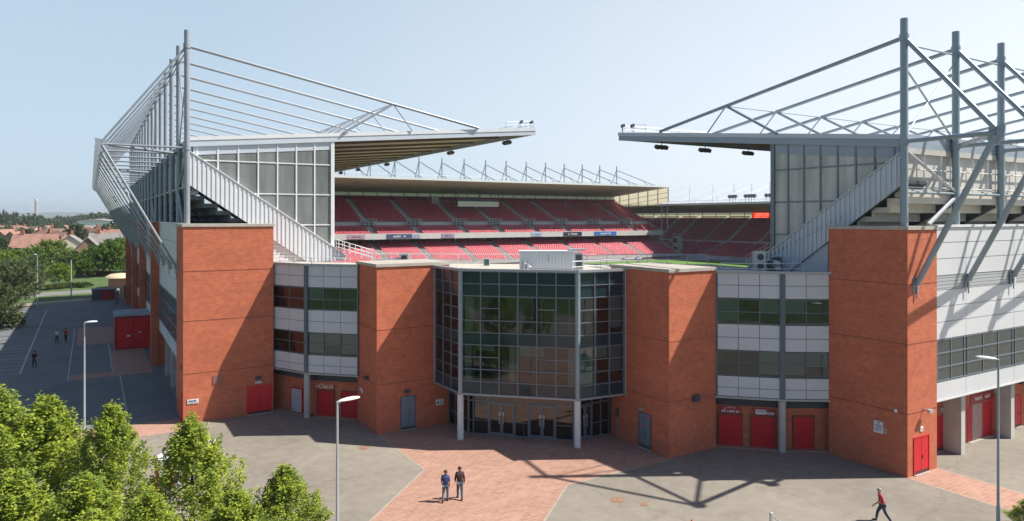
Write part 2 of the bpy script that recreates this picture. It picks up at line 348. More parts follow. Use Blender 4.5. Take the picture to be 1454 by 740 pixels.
sheet('verge', [[(-16, 150), (-7, 158.5), (0, 161.5), (7, 162), (7, 164), (-2, 164), (-9, 161), (-18, 153)], [(-12.2, 80), (-13.5, 148), (-15.5, 150), (-14, 80)]], .012, mat('sandy_kerb_path', (.38, .31, .23), .9, 0, .15, .8))
mb = MB(); mb.box(30, 182, 56, 190, 3.4, 4.16)
struct('pitch_surround', mb, mat('track_asphalt', (.3, .29, .28), .9))
sheet('pitch', [[(46, 66), (150, 66), (150, 150.5), (46, 150.5)]], 4.2, TURF)

# ------------------------------------------------------------------ corner building pieces
def lamp_box(parent, x, y, z, e, name='wall_light'):
    m = MB(); m.obox((x, y), e, -.22, .22, -.16, 0, z - .09, z + .1); m.obox((x, y), e, -.18, .18, -.24, -.16, z - .12, z - .02)
    return m.build(name, STEELD, parent)
def glyphs(mb, p, e, s0, s1, z0, z1, off, n, seed, mi=0):
    r = random.Random(seed); w = (s1 - s0) / n; t = (z1 - z0) * .17
    for k in range(n):
        a = s0 + k * w + w * .1; b = s0 + (k + 1) * w - w * .12
        if r.random() < .12: continue
        hh = z1 if r.random() < .35 else z0 + (z1 - z0) * .72
        mb.obox(p, e, a, a + w * .2, off - .012, off, z0, hh, mi)
        if r.random() < .75: mb.obox(p, e, b - w * .2, b, off - .012, off, z0, z0 + (z1 - z0) * .72, mi)
        for q in r.sample((z0, z0 + (z1 - z0) * .3, z0 + (z1 - z0) * .6), 2): mb.obox(p, e, a + w * .2, b - w * .2, off - .012, off, q, q + t, mi)
def sign(name, p, e, s0, s1, z0, z1, m, label, marks=None, cat='sign', markm=None, frame=None):
    t = thing(name, label, cat, (p[0] + e[0] * s0, p[1] + e[1] * s0, z0))
    b = MB(); b.obox(p, e, s0, s1, -.05, -.003, z0, z1); b.build('board', m, t)
    if marks:
        g = MB()
        for (a0, a1, b0, b1, n, sd) in marks: glyphs(g, p, e, s0 + (s1 - s0) * a0, s0 + (s1 - s0) * a1, z0 + (z1 - z0) * b0, z0 + (z1 - z0) * b1, -.05, n, sd)
        g.build('lettering', markm or MATS['sign_ink'], t)
    return t
mat('sign_ink', (.05, .06, .12), .6); SWHITE = mat('white_sign_board', (.72, .73, .74), .5); SREDB = mat('red_sign_board', (.36, .03, .035), .45)
INK = MATS['sign_ink']; LETW = mat('white_lettering', (.75, .74, .72), .5)

def door(parent, p, e, s0, s1, z1, m, z0=0.03, double=True, n0=.0, frame=REDD, name='door', handle=True, label=None, recess=.1):
    d = MB(); d.obox(p, e, s0, s1, n0 - .02, n0 + .06, z0, z1)
    o = d.build(name, m, parent)
    if label: o['label'] = label
    f = MB(); w = .07
    f.obox(p, e, s0 - w, s0, n0 - .05, n0 + .05, 0, z1 + w); f.obox(p, e, s1, s1 + w, n0 - .05, n0 + .05, 0, z1 + w); f.obox(p, e, s0, s1, n0 - .05, n0 + .05, z1, z1 + w)
    f.build('door_frame', frame, o)
    k = MB(); mid = (s0 + s1) / 2
    if double: k.obox(p, e, mid - .012, mid + .012, n0 - .028, n0 - .02, z0, z1)
    k.obox(p, e, mid + .08, mid + .12, n0 - .06, n0 - .02, .95, 1.15)
    k.obox(p, e, s0, s1, n0 - .03, n0 - .02, z0, z0 + .22)
    k.build('handle', mat('door_line', (.12, .02, .03), .5) if m is REDD else STEELD, o)
    st = MB(); st.obox(p, e, s0 - .06, s1 + .06, n0 - .16, n0 - .05, 0, .05); st.build('threshold', COPE, o)
    return o

def tower(label, poly, z1, courses, faces, cat='tower', joint_faces=()):
    t = thing('brick_tower', label, cat, (poly[0][0], poly[0][1], 0))
    b = MB(); b.prism(poly, 0, z1 - .22); b.build('wall', BRICK, t)
    c = MB(); xs = [p[0] for p in poly]; ys = [p[1] for p in poly]
    c.box(min(xs) - .09, max(xs) + .09, min(ys) - .09, max(ys) + .09, z1 - .22, z1); c.build('coping', COPE, t)
    for z in courses:
        k = MB()
        for (p, q) in faces:
            e, l = unit(p, q); k.obox(p, e, 0, l, -.012, 0, z - .02, z + .02)
        k.build('movement_joint', mat('dark_mortar', (.20, .06, .035), .9), t)
    return t
# left tall tower
LT = tower('tall red brick corner tower left of the glazed entrance, under the white stepped grandstand end', [(6.2, 60.08), (13.0, 60.08), (13.0, 65.0), (6.2, 65.0)], 15.55, (3.85, 7.97, 11.84),
           [((6.2, 60.08), (13.0, 60.08)), ((6.2, 65.0), (6.2, 60.08))])
e1 = (1, 0); pF = (0, 60.08)
door(LT, pF, e1, 10.97, 12.79, 2.3, REDD, label='wide bright red double door')
g = MB(); g.obox(pF, e1, 8.33, 9.06, -.04, 0, 2.8, 3.5); g.build('vent_grille', slat_mat('brown_grille', (.33, .15, .12), .09), LT)
lamp_box(LT, 11.8, 60.08, 2.98, e1)
d = MB(); d.obox((6.2, 0), (0, -1), -61.6, -60.7, -.04, 0, .02, 2.2); d.build('side_door', REDD, LT)
g = MB(); g.obox((6.2, 0), (0, -1), -61.3, -60.9, -.06, 0, 4.1, 4.4); g.build('camera_bracket', STEELD, LT)
sign('wall_sign', pF, e1, 6.5, 7.3, 1.5, 1.85, SWHITE, 'small white notice low on the left tower near its corner', [(.1, .8, .5, .85, 9, 3), (.1, .9, .15, .4, 11, 4)])
sign('door_sign', pF, e1, 11.55, 12.05, 2.5, 2.68, SWHITE, 'tiny white sign above the red double door of the left tower', [(.1, .9, .2, .8, 5, 5)])
# right tall tower
RT = tower('tall red brick corner tower at the right, with a notice and a red door', [(43.2, 24.7), (46.5, 24.7), (46.5, 30.1), (43.2, 30.1)], 15.5, (3.9, 8.2, 11.9),
           [((43.2, 24.7), (46.5, 24.7)), ((43.2, 30.1), (43.2, 24.7))])
door(RT, (0, 24.7), e1, 43.9, 45.5, 2.3, REDD, label='bright red double door in sunlight')
eL = (0, -1)
sign('wall_notice', (43.2, 0), eL, -26.85, -26.25, 2.3, 3.05, SWHITE, 'white printed notice on the shaded left face of the right brick tower', [(.3, .7, .82, .92, 5, 1), (.15, .9, .6, .72, 9, 2), (.1, .9, .4, .52, 8, 6), (.15, .85, .2, .3, 9, 7)])
sign('wall_plate', (43.2, 0), eL, -26.22, -26.0, 2.35, 2.7, mat('beige_plate', (.5, .36, .25), .6), 'small beige plate beside the white notice on the right brick tower', [(.3, .7, .3, .7, 1, 9)])
sign('door_number', (0, 24.7), e1, 44.55, 44.85, 2.65, 2.95, SWHITE, 'small square white plate above the red door of the right tower', [(.35, .65, .3, .7, 1, 8)])
g = MB(); g.tube((44.95, 24.7, 4.0), (44.95, 24.35, 4.0), .04); g.obox((44.95, 24.35), e1, -.12, .3, -.12, .08, 3.85, 4.05); g.build('security_camera', GALV, RT)
g = MB(); g.tube((43.19, 25.3, 3.95), (43.0, 25.3, 4.05), .03); g.lathe([(.09, 0), (.09, .18)], (42.95, 25.3, 3.95), 8); g.build('security_camera', SWHITE, RT)
# strut feet bolted on towers are built with the frames
# middle towers
T2 = tower('lower red brick pier left of the glass entrance, with a grey double door', [(18.18, 49.8), (24.1, 49.8), (24.1, 54.2), (18.18, 54.2)], 12.6, (3.65, 7.7),
           [((18.18, 49.8), (24.1, 49.8)), ((18.18, 54.2), (18.18, 49.8))])
door(T2, (0, 49.8), e1, 20.1, 21.2, 2.5, GREYD, frame=DARKFRAME, label='grey double door')
lamp_box(T2, 20.55, 49.8, 2.92, e1)
sign('wall_sign', (0, 49.8), e1, 22.95, 23.6, 1.5, 1.95, SWHITE, 'small white sign on the brick pier between grey door and glass entrance', [(.1, .4, .2, .8, 2, 3), (.5, .9, .5, .85, 4, 4), (.5, .9, .15, .4, 4, 5)])
g = MB(); g.obox((18.18, 0), eL, -51.9, -51.45, -.3, 0, 3.75, 3.95); g.build('wall_light', STEELD, T2)
g = MB(); g.obox((18.18, 0), eL, -53.3, -53.1, -.12, 0, 2.55, 2.8); g.obox((18.18, 0), eL, -52.95, -52.8, -.12, 0, 2.45, 2.7); g.build('security_camera', SWHITE, T2)
T3 = tower('lower red brick pier right of the glass entrance, beam shadows across its sunlit face', [(33.07, 34.85), (37.45, 34.85), (37.45, 40.95), (33.07, 40.95)], 12.6, (3.72, 7.75),
           [((33.07, 34.85), (37.45, 34.85)), ((33.07, 40.95), (33.07, 34.85))])
dd = door(T3, (33.07, 0), eL, -37.8, -36.65, 2.42, GREYD, frame=DARKFRAME, label='dark grey double door with small red notices')
g = MB(); g.obox((33.07, 0), eL, -36.98, -36.75, -.04, -.02, 2.1, 2.35); g.build('notice', mat('red_notice', (.5, .12, .1), .6), dd); g = MB(); g.obox((33.07, 0), eL, -37.5, -37.2, -.04, -.02, 1.5, 1.62); g.build('notice', mat('red_notice', (.5, .12, .1), .6), dd)
g = MB(); g.obox((33.07, 0), eL, -37.6, -37.3, -.22, 0, 2.65, 2.8); g.build('wall_light', GALV, T3)
g = MB(); g.obox((0, 34.85), e1, 35.2, 35.75, -.22, -.06, 3.5, 3.95); g.obox((0, 34.85), e1, 35.4, 35.55, -.06, 0, 3.6, 3.8); g.build('floodlight', STEELD, T3)
# curved clad office bays
def facet_clad(parent, p, q, ztop, zs, zb, ncol, wins, seed, blinds=()):
    """one flat facet of a clad bay: rows of panels and bands of windows; zs = joint levels of panel rows"""
    e, l = unit(p, q)
    for i in range(0, len(zs), 2):         # each band is two rows of panels
        panels = MB()
        for (a, b) in zs[i:i + 2]:
            for k in range(ncol):
                w = (l - .16) / ncol; s0 = .08 + k * w
                panels.obox(p, e, s0 + .018, s0 + w - .018, 0, .05, a + .018, b - .018)
        cb = panels.build('cladding_band', PANEL, parent)
        back = MB(); back.obox(p, e, .02, l - .02, .05, .12, zs[i + 1][0], zs[i][1]); back.build('backing', JOINT, cb)
    for (a, b, tz) in wins:
        f = MB(); w = (l - .16) / ncol
        f.obox(p, e, .04, l - .04, .0, .1, a, a + .07); f.obox(p, e, .04, l - .04, 0, .1, b - .07, b); f.obox(p, e, .06, l - .06, .01, .08, tz - .03, tz + .03)
        for k in range(ncol + 1):
            s = .08 + k * w; f.obox(p, e, s - .035, s + .035, .003, .097, a + .07, b - .07)
        fr = f.build('window', DARKFRAME, parent)
        g = MB(); n = (-e[1] * .05, e[0] * .05)
        g.obox(p, e, .06, l - .06, .045, .055, a + .02, b - .02); g.build('pane', GLASS, fr)
        r = random.Random(seed + int(a * 10)); bl = MB(); has = False
        for k in range(ncol):
            if r.random() < .6:
                drop = r.choice((.35, .6, .97)); s = .08 + k * w; bl.obox(p, e, s + .05, s + w - .05, .12, .14, b - .05 - (b - a) * drop * .9, b - .05); has = True
        if has: bl.build('blind', BLIND, fr)
def office_bay(label, pts, tower_sides):
    a, b, c = pts
    t = thing('office_bay', label, 'office building', (b[0], b[1], 0))
    rowsz = ((11.36, 12.2), (10.47, 11.36), (7.74, 8.66), (6.86, 7.74), (4.25, 5.05), (3.64, 4.25))
    wins = ((8.68, 10.45, 9.52), (5.07, 6.84, 6.0))
    ncl = tower_sides
    facet_clad(t, a, b, 12.3, rowsz, 3.6, ncl[0], wins, 3); facet_clad(t, b, c, 12.3, rowsz, 3.6, ncl[1], wins, 11)
    e, l = unit(a, b); e2, l2 = unit(b, c)
    m = MB(); m.obox(b, ((e[0] + e2[0]) / 2, (e[1] + e2[1]) / 2), -.17, .17, -.1, .1, 3.62, 12.2)
    for (p, q) in ((a, b), (b, c)):
        ee, ll = unit(p, q); m.obox(p, ee, -.02, .04, -.03, .1, 3.62, 12.2); m.obox(p, ee, ll - .04, ll + .02, -.03, .1, 3.62, 12.2)
    m.build('corner_cover', DARKFRAME, t)
    for nm_, o_, za_, zb_ in (('parapet_coping', -.14, 12.2, 12.36), ('base_trim', -.06, 3.5, 3.62)):
        m = MB()
        for (p, q) in ((a, b), (b, c)): ee, ll = unit(p, q); m.obox(p, ee, -.03, ll + .03, o_, .3, za_, zb_)
        m.build(nm_, mat('grey_aluminium', (.36, .38, .40), .4, .3), t)
    return t
BLa, BLb, BLc = (13.03, 60.45), (14.88, 56.95), (18.1, 53.75)
BRa, BRb, BRc = (37.47, 34.83), (40.6, 31.8), (43.25, 30.02)
OL = office_bay('faceted grey panelled office bay between the left tall tower and the left brick pier', (BLa, BLb, BLc), (2, 3))
OR = office_bay('faceted grey panelled office bay between the right brick pier and right tall tower', (BRa, BRb, BRc), (3, 2))
def inner(p, e, n): return (p[0] - e[1] * n, p[1] + e[0] * n)
def bay_shell(t, a, b, c, back):
    m = MB(); poly = [inner(a, unit(a, b)[0], .15), inner(b, unit(a, c)[0], .15), inner(c, unit(b, c)[0], .15)] + back
    m.prism(poly, 3.5, 3.62); m.prism(poly, 6.95, 7.65); m.build('floor_slab', INTF, t)
    m = MB()
    e, l = unit(a, c); m.obox(a, e, .05, l - .05, 3.4, 3.5, 3.62, 12.0); m.build('interior_wall', INTW, t)
bay_shell(OL, BLa, BLb, BLc, [(18.0, 57.5), (16.2, 60.4)])
bay_shell(OR, BRa, BRb, BRc, [(43.1, 33.5), (40, 36.8)])
def bay_ground(t, a, b, c, off=.7):
    ia, ib, ic = inner(a, unit(a, b)[0], off), inner(b, unit(a, c)[0], off), inner(c, unit(b, c)[0], off)
    return ia, ib, ic
for t, (a, b, c), side in ((OL, (BLa, BLb, BLc), 0), (OR, (BRa, BRb, BRc), 1)):
    ia, ib, ic = bay_ground(t, a, b, c, .72 if side == 0 else .62)
    w = MB(); lv = MB()
    for p, q in ((ia, ib), (ib, ic)):
        e, l = unit(p, q); w.obox(p, e, -1.3 if p == ia else -.1, l + (1.3 if q == ic else .1), .12, .35, 0, 2.85); lv.obox(p, e, -.3, l + .3, .08, .3, 2.85, 3.5)
    w.build('ground_floor_wall', BRICK, t); lv.build('louvre_band', LOUV, t)
    m = MB(); m.lathe([(.25, 0), (.25, 3.5)], (b[0] - unit(a, c)[0][1] * .1, b[1] + unit(a, c)[0][0] * .1, 0), 20); m.build('column', CONC, t, smooth=True)
    k = MB()
    for p, q in ((ia, ib), (ib, ic)):
        e, l = unit(p, q); k.obox(p, e, -.2, l + .2, -.5, .12, 0, .05)
    k.build('plinth_kerb', PAVER, t)
    # doors by pixel column of their edges on each facet wall
    specs = ([('service_door', 0, 413.5, 428, 551, WDOOR), ('roller_shutter', 1, 451, 473.5, 554.5, REDS), ('roller_shutter', 1, 486, 507, 557, REDS)] if side == 0 else
             [('roller_shutter', 0, 1021.5, 1053, 588.5, REDS), ('roller_shutter', 0, 1067.5, 1101, 591.5, REDS), ('roller_shutter', 1, 1128, 1155, 592.5, REDS)])
    for nm, fi, u0, u1, v, mm in specs:
        p, q = (ia, ib) if fi == 0 else (ib, ic); e, l = unit(p, q); ss = []
        for u in (u0, u1):
            kx = (u - CX) / F_; # solve p + s e lies on ray
            dx, dy = W(kx, 1); s = (p[1] * dx - p[0] * dy) / (e[0] * dy - e[1] * dx); ss.append(s)
        mx = (p[0] + e[0] * ss[0], p[1] + e[1] * ss[0]); z1 = zat(mx[0], mx[1], v)
        d = MB(); d.obox(p, e, ss[0], ss[1], .02, .118, .05, z1); o = d.build(nm, mm, t)
        f = MB(); f.obox(p, e, ss[0] - .1, ss[0], -.0, .118, .05, z1 + .1); f.obox(p, e, ss[1], ss[1] + .08, -.0, .118, .05, z1 + .1); f.obox(p, e, ss[0], ss[1], -.0, .118, z1, z1 + .1)
        f.build('door_frame', REDD if mm is WDOOR else mat('brick_reveal', (.2, .06, .035), .9), o)
        if side == 0 and u0 == 451:
            sg = thing('shop_sign', 'white sign lettering with a round emblem above the shaded red shutter, left bay', 'sign', (mx[0], mx[1], z1))
            bd = MB(); bd.obox(p, e, ss[0] - .3, ss[1] + .05, .06, .117, z1 + .12, z1 + .62); bd.build('board', BRICK, sg)
            gl = MB(); glyphs(gl, p, e, ss[0] - .2, ss[0] + .05, z1 + .25, z1 + .45, .06, 2, 21); glyphs(gl, p, e, ss[0] + .55, ss[1] - .0, z1 + .2, z1 + .52, .06, 4, 22)
            c0 = ss[0] + .3
            for q8 in range(12):
                a0 = q8 * PI / 6; a1 = a0 + PI / 6
                P3 = lambda aa: (p[0] + e[0] * (c0 + .17 * math.cos(aa)) - e[1] * .05, p[1] + e[1] * (c0 + .17 * math.cos(aa)) + e[0] * .05, z1 + .37 + .17 * math.sin(aa))
                gl.bar(P3(a0), P3(a1), .05, .06)
            gl.build('lettering', LETW, sg)
        if side == 1 and u0 == 1021.5:
            sg = thing('shop_sign', 'red signboard with arched white lettering above the leftmost shutter, right bay', 'sign', (mx[0], mx[1], z1))
            bd = MB(); bd.obox(p, e, ss[0], ss[1], .04, .117, z1 + .11, z1 + .62); bd.build('board', SREDB, sg)
            gl = MB(); n = 12
            for i in range(n):
                s0 = ss[0] + .12 + (ss[1] - ss[0] - .3) * i / n; zz = z1 + .2
                glyphs(gl, p, e, s0, s0 + .13, zz, zz + .17, .04, 1, 40 + i)
            for i in range(7):
                s0 = ss[0] + .35 + i * .13; zz = z1 + .38 + .13 * math.sin(PI * (i + .5) / 7)
                glyphs(gl, p, e, s0, s0 + .12, zz, zz + .09, .04, 1, 60 + i)
            gl.build('lettering', LETW, sg)
        if side == 1 and u0 == 1067.5:
            sg = thing('shop_sign', 'red signboard with a white lettered banner above the middle shutter, right bay', 'sign', (mx[0], mx[1], z1))
            bd = MB(); bd.obox(p, e, ss[0], ss[1], .04, .117, z1 + .11, z1 + .58); bd.build('board', SREDB, sg)
            wb = MB(); wb.obox(p, e, ss[0] + .25, ss[0] + .95, .025, .04, z1 + .18, z1 + .5); wb.obox(p, e, ss[0] + .95, ss[1] - .08, .025, .04, z1 + .18, z1 + .34); wb.build('banner', SWHITE, sg)
            gl = MB(); glyphs(gl, p, e, ss[0] + .3, ss[0] + .9, z1 + .34, z1 + .46, .025, 7, 71); glyphs(gl, p, e, ss[0] + .85, ss[1] - .15, z1 + .2, z1 + .31, .025, 7, 72); gl.build('lettering', INK, sg)

# ------------------------------------------------------------------ glazed entrance
GE = thing('glass_entrance', 'dark faceted glass entrance block on two white columns between the brick piers', 'entrance building', (26, 43, 0))
g0, g1, g2, g3 = (22.84, 49.78), (22.9, 45.5), (29.1, 39.68), (33.05, 39.3)
Z0, Z1 = 3.42, 12.18; rows = [Z1 - (Z1 - Z0) * k / 10 for k in range(11)]
def curtain(p, q, ncol, skipbars=()):
    e, l = unit(p, q); a = .16; w = (l - 2 * a) / ncol
    fr = MB()
    for k in range(ncol + 1): fr.obox(p, e, a + k * w - .035, a + k * w + .035, -.04, .12, Z0, Z1)
    for i, z in enumerate(rows):
        for k in range(ncol):
            if (i, k) in skipbars: continue
            fr.obox(p, e, a + k * w + .035, a + (k + 1) * w - .035, -.03, .1, z - .03, z + .03)
    o = fr.build('curtain_wall', MULL, GE)
    for i0, i1 in ((5, 2), (9, 6)): gl = MB(); gl.obox(p, e, a, l - a, .06, .07, rows[i0], rows[i1]); gl.build('glass', GLASS, o)
    for (i0, i1) in ((0, 2), (5, 6), (9, 10)): sp = MB(); sp.obox(p, e, a, l - a, .05, .08, rows[i1], rows[i0]); sp.build('spandrel', SPAN, o)
curtain(g0, g1, 3, {(3, 0), (4, 0), (7, 0)})
curtain(g1, g2, 6, {(3, 0), (3, 2), (3, 3), (3, 5), (7, 2), (7, 3)})
curtain(g2, g3, 3)
for nm_, o_, za_, zb_ in (('parapet_coping', -.16, 12.22, 12.38), ('base_trim', -.09, 3.3, 3.4)):
    m = MB()
    for (p, q) in ((g0, g1), (g1, g2), (g2, g3)): e, l = unit(p, q); m.obox(p, e, -.05, l + .05, o_, .3, za_, zb_)
    m.build(nm_, mat('grey_aluminium', (.36, .38, .40), .4, .3), GE)
m = MB()
for c, r in ((g1, .16), (g2, .16)): m.tube((c[0], c[1], 3.3), (c[0], c[1], 12.25), r, n=14)
for c in (g0, g3): m.tube((c[0], c[1], 3.3), (c[0], c[1], 12.25), .07, n=10)
m.build('corner_mullion', STEEL, GE, smooth=True)
for c in (g1, g2):
    cc = (c[0] + .12, c[1] + .2)
    m = MB(); m.lathe([(.235, 0), (.235, 3.3)], (cc[0], cc[1], 0), 24); m.build('column', mat('white_column', (.66, .66, .65), .6, 0, .05, 2), GE, smooth=True)
room = [(22.99, 49.7), (23.05, 45.62), (29.2, 39.85), (33.0, 39.5), (33.0, 40.95), (37.4, 41.0), (37.4, 44.5), (28, 54.1), (24.15, 54.1), (24.15, 49.75)]
m = MB(); m.prism(room, 3.35, 3.5); m.prism(room, 7.7, 7.82); m.prism(room, 11.85, 11.98); m.build('floor_slab', INTF, GE)
m = MB(); m.obox((24.2, 53.0), unit((24.2, 53.0), (37.2, 42.5))[0], 0, 16.5, 0, .2, 0, 11.85)
e, l = unit((24.2, 53), (37.2, 42.5))
m.build('interior_wall', INTW, GE)
m = MB(); e, l = unit(g1, g2)
for s, n0 in ((.6, 1.2), (3.9, .9), (5.6, 1.6), (7.7, 1.0)): m.obox(g1, e, s, s + .14, n0, n0 + .3, 3.5, 11.85)
m.build('interior_column', mat('cream_column', (.5, .48, .4), .7), GE)
m = MB()
for s, s2, z, z2 in ((.3, .9, 7.9, 10.3), (3.6, 4.0, 3.6, 6.9), (7.8, 8.3, 3.6, 7.2), (.3, .8, 3.6, 7.2), (4.4, 6.1, 6.2, 7.1), (1.3, 2.5, 6.5, 7.1)): m.obox(g1, e, s, s2, .16, .2, z, z2)
e4, l4 = unit(g2, g3)
for s, s2, z, z2 in ((1.5, 2.5, 6.1, 7.2), (2.7, 3.7, 5.1, 7.2), (.3, 1.3, 4.4, 7.2), (2.8, 3.7, 8.2, 10.4)): m.obox(g2, e4, s, s2, .16, .2, z, z2)
e5, l5 = unit(g0, g1)
for s, s2, z, z2 in ((.3, 1.3, 8.1, 10.3), (.3, 1.2, 4.5, 7.1)): m.obox(g0, e5, s, s2, .16, .2, z, z2)
m.build('curtain', BLIND, GE)
m = MB(); m.obox(g1, e, .25, 8.2, .3, .34, 6.85, 7.45); m.obox(g1, e, .25, 8.2, .3, .34, 10.3, 10.6); m.build('ceiling_edge', mat('pale_green_ceiling_edge', (.40, .46, .42), .7), GE)
# recessed ground floor glazing
r0, r1, r2, r3 = (24.05, 49.78), (24.1, 46.6), (29.75, 41.1), (33.02, 41.1)
def shopfront(p, q, bays):
    e, l = unit(p, q); tot = sum(b[0] for b in bays); s = 0
    f = MB(); g = MB(); f.obox(p, e, 0, l, 0, .1, 2.45, 2.53); f.obox(p, e, 0, l, 0, .1, 0.0, .09); f.obox(p, e, 0, l, 0, .1, 3.28, 3.34)
    base = None; doors = []
    for w, kind in bays:
        w = w / tot * l
        f.obox(p, e, s - .035, s + .035, -.02, .12, 0, 3.34)
        if kind == 'd': doors.append((s, s + w))
        else: f.obox(p, e, s + .035, s + w - .035, .01, .09, 1.02, 1.07)
        s += w
    f.obox(p, e, l - .035, l + .035, -.02, .12, 0, 3.34)
    g.obox(p, e, .02, l - .02, .045, .055, .05, 3.3)
    o = f.build('entrance_glazing', MULL, GE); g.build('glass', GLASSD, o)
    for a, b in doors:
        d = MB(); mid = (a + b) / 2
        for x0, x1 in ((a + .06, mid - .01), (mid + .01, b - .06)):
            d.obox(p, e, x0, x0 + .1, -.03, .06, .06, 2.42); d.obox(p, e, x1 - .1, x1, -.03, .06, .06, 2.42); d.obox(p, e, x0 + .1, x1 - .1, -.03, .06, 2.3, 2.42); d.obox(p, e, x0 + .1, x1 - .1, -.03, .06, .06, .22)
        dd = d.build('door', MULL, GE)
        h = MB(); h.obox(p, e, mid - .17, mid - .13, -.1, -.03, .9, 1.4); h.obox(p, e, mid + .13, mid + .17, -.1, -.03, .9, 1.4)
        h.obox(p, e, mid - .2, mid - .08, -.035, -.03, 1.48, 1.75); h.obox(p, e, mid + .08, mid + .2, -.035, -.03, 1.48, 1.75); h.build('handle', GALV, dd)
shopfront(r0, r1, ((1, 0), (1, 0), (1, 0)))
shopfront(r1, r2, ((.35, 0), (1.0, 0), (1.75, 'd'), (.85, 0), (1.75, 'd'), (1.1, 0)))
shopfront(r2, r3, ((.4, 0), (1.3, 'd'), (.8, 0), (.8, 0)))
m = MB(); m.prism([(24.2, 49.7), (24.25, 46.7), (29.8, 41.25), (33.0, 41.25), (37.2, 42.4), (24.4, 52.9)], .02, .06); m.build('lobby_floor', mat('lobby_tiles', (.16, .06, .05), .5), GE)
# intercom post beside the entrance
t = thing('intercom_post', 'slim grey post with a dark intercom box beside the entrance brick pier', 'post', (32.6, 39.9, 0))
px_, py_, _ = at(877.5, 621); t.location = (px_, py_, 0); ORG[t.name] = (px_, py_, 0)
m = MB(); m.box(px_ - .05, px_ + .05, py_ - .05, py_ + .05, 0, 1.55); m.build('post', STEEL, t)
m = MB(); m.box(px_ - .16, px_ + .16, py_ - .12, py_ + .12, 1.55, 1.95); m.box(px_ - .1, px_ + .1, py_ - .08, py_ + .08, 1.95, 2.2); m.build('intercom_box', STEELD, t)
px_, py_, _ = at(743.5, 626)
m = MB(); m.tube((px_, py_, 0), (px_, py_, 1.3), .03); m.tube((px_, py_, 1.25), (px_ + .01, py_, 1.32), .045); tag(m.build('queue_post', STEELD, loc=(px_, py_, 0)), 'thin dark post standing in front of the glass doors', 'post')

# ------------------------------------------------------------------ roof terrace above the entrance
deck = [(13.05, 64.2), (13.2, 60.7), (15.05, 57.05), (18.25, 53.95), (22.98, 53.9), (23.0, 45.62), (29.2, 39.85), (33.1, 39.5), (37.45, 40.9), (37.5, 34.95), (40.75, 31.95), (43.25, 30.2), (44.2, 30.2), (45.4, 42.7), (21, 58.5), (17.5, 64.2)]
m = MB(); m.prism(deck, 11.985, 12.08)
RD = thing('roof_terrace', 'pale flat roof deck behind the parapets of the entrance block', 'roof', (30, 48, 12))
m.build('deck', mat('pale_roof_felt', (.48, .45, .38), .9, 0, .12, .6), RD)
m = MB()
back = [(44.2, 31.3), (45.4, 42.7), (21, 58.5), (17.5, 64.2)]
for p, q in zip(back, back[1:]):
    e, l = unit(p, q); m.obox(p, e, 0, l, -.3, -.02, 4.16, 11.98)
m.build('rear_wall', CONCW, RD)
def rail(label, pts, z, h=1.0, post=1.6, mm=None, r=.028, group=None):
    m = MB()
    for p, q in zip(pts, pts[1:]):
        e, l = unit(p, q); n = max(1, int(l / post))
        for k in range(n + 1): m.tube((p[0] + e[0] * l * k / n, p[1] + e[1] * l * k / n, z), (p[0] + e[0] * l * k / n, p[1] + e[1] * l * k / n, z + h), r, n=6)
        for hh in (h, h * .5): m.tube((p[0], p[1], z + hh), (q[0], q[1], z + hh), r, n=6)
    return tag(m.build('guard_rail', mm or WHITEM, loc=(pts[0][0], pts[0][1], z)), label, 'railing', group)
rail('white guard rail along the back edge of the entrance roof', [(44.6, 42.4), (36, 47.8), (29, 52.9), (21, 57.9)], 12.08, .85)
rail('white guard rail on the front edge of the right panelled bay roof', [(38.3, 35.2), (41.0, 32.6), (43.0, 31.9)], 12.08, .75, 1.9)
rail('white guard rail at the front of the left panelled bay roof', [(13.7, 61.0), (15.5, 57.7), (18.0, 55.4)], 12.08, .7, 1.8)
rail('thin white rail fenced around the roof right of the white container', [(29.8, 41.3), (32.6, 41.6), (36.9, 41.9), (38.6, 44.4)], 12.08, .8, 1.5)
# white plant container on the roof
cx, cy = W((776 - CX) * .0535, 53.5)
pc = local('plant_container', 'white ribbed plant container on the entrance roof', 'container', (cx, cy, 12.08), rz=-TH)
m = MB(); m.box(-2.05, 2.05, -.6, .9, .15, 1.4)
for k in range(17): m.box(-1.98 + k * .243, -1.88 + k * .243, -.67, -.6, .2, 1.33)
m.box(-2.1, 2.1, -.68, .95, 1.4, 1.47); m.box(-2.0, 2.0, -.5, .8, 0, .15)
m.build('cabin', mat('pale_cabin_paint', (.74, .78, .80), .5, 0, .05, 1), pc)
m = MB(); m.box(2.06, 2.75, -.3, .7, 0, 1.25); m.box(1.7, 2.9, -.45, .8, 1.5, 1.6); m.build('fan_unit', GALV, pc)
m = MB(); m.box(2.2, 2.65, -.34, -.3, .2, .6); m.box(2.2, 2.65, -.34, -.3, .75, 1.15); m.box(.05, .1, -.66, -.64, .7, 1.2); m.build('fan_grille', STEELD, pc)
m = MB(); m.tube((-1.7, -.95, 0), (-1.7, -.95, .75), .1); m.tube((-1.45, -.95, 0), (-1.45, -.95, .55), .13); m.tube((-1.7, -.95, .6), (-1.2, -.95, .25), .05); m.build('duct', GALV, pc)
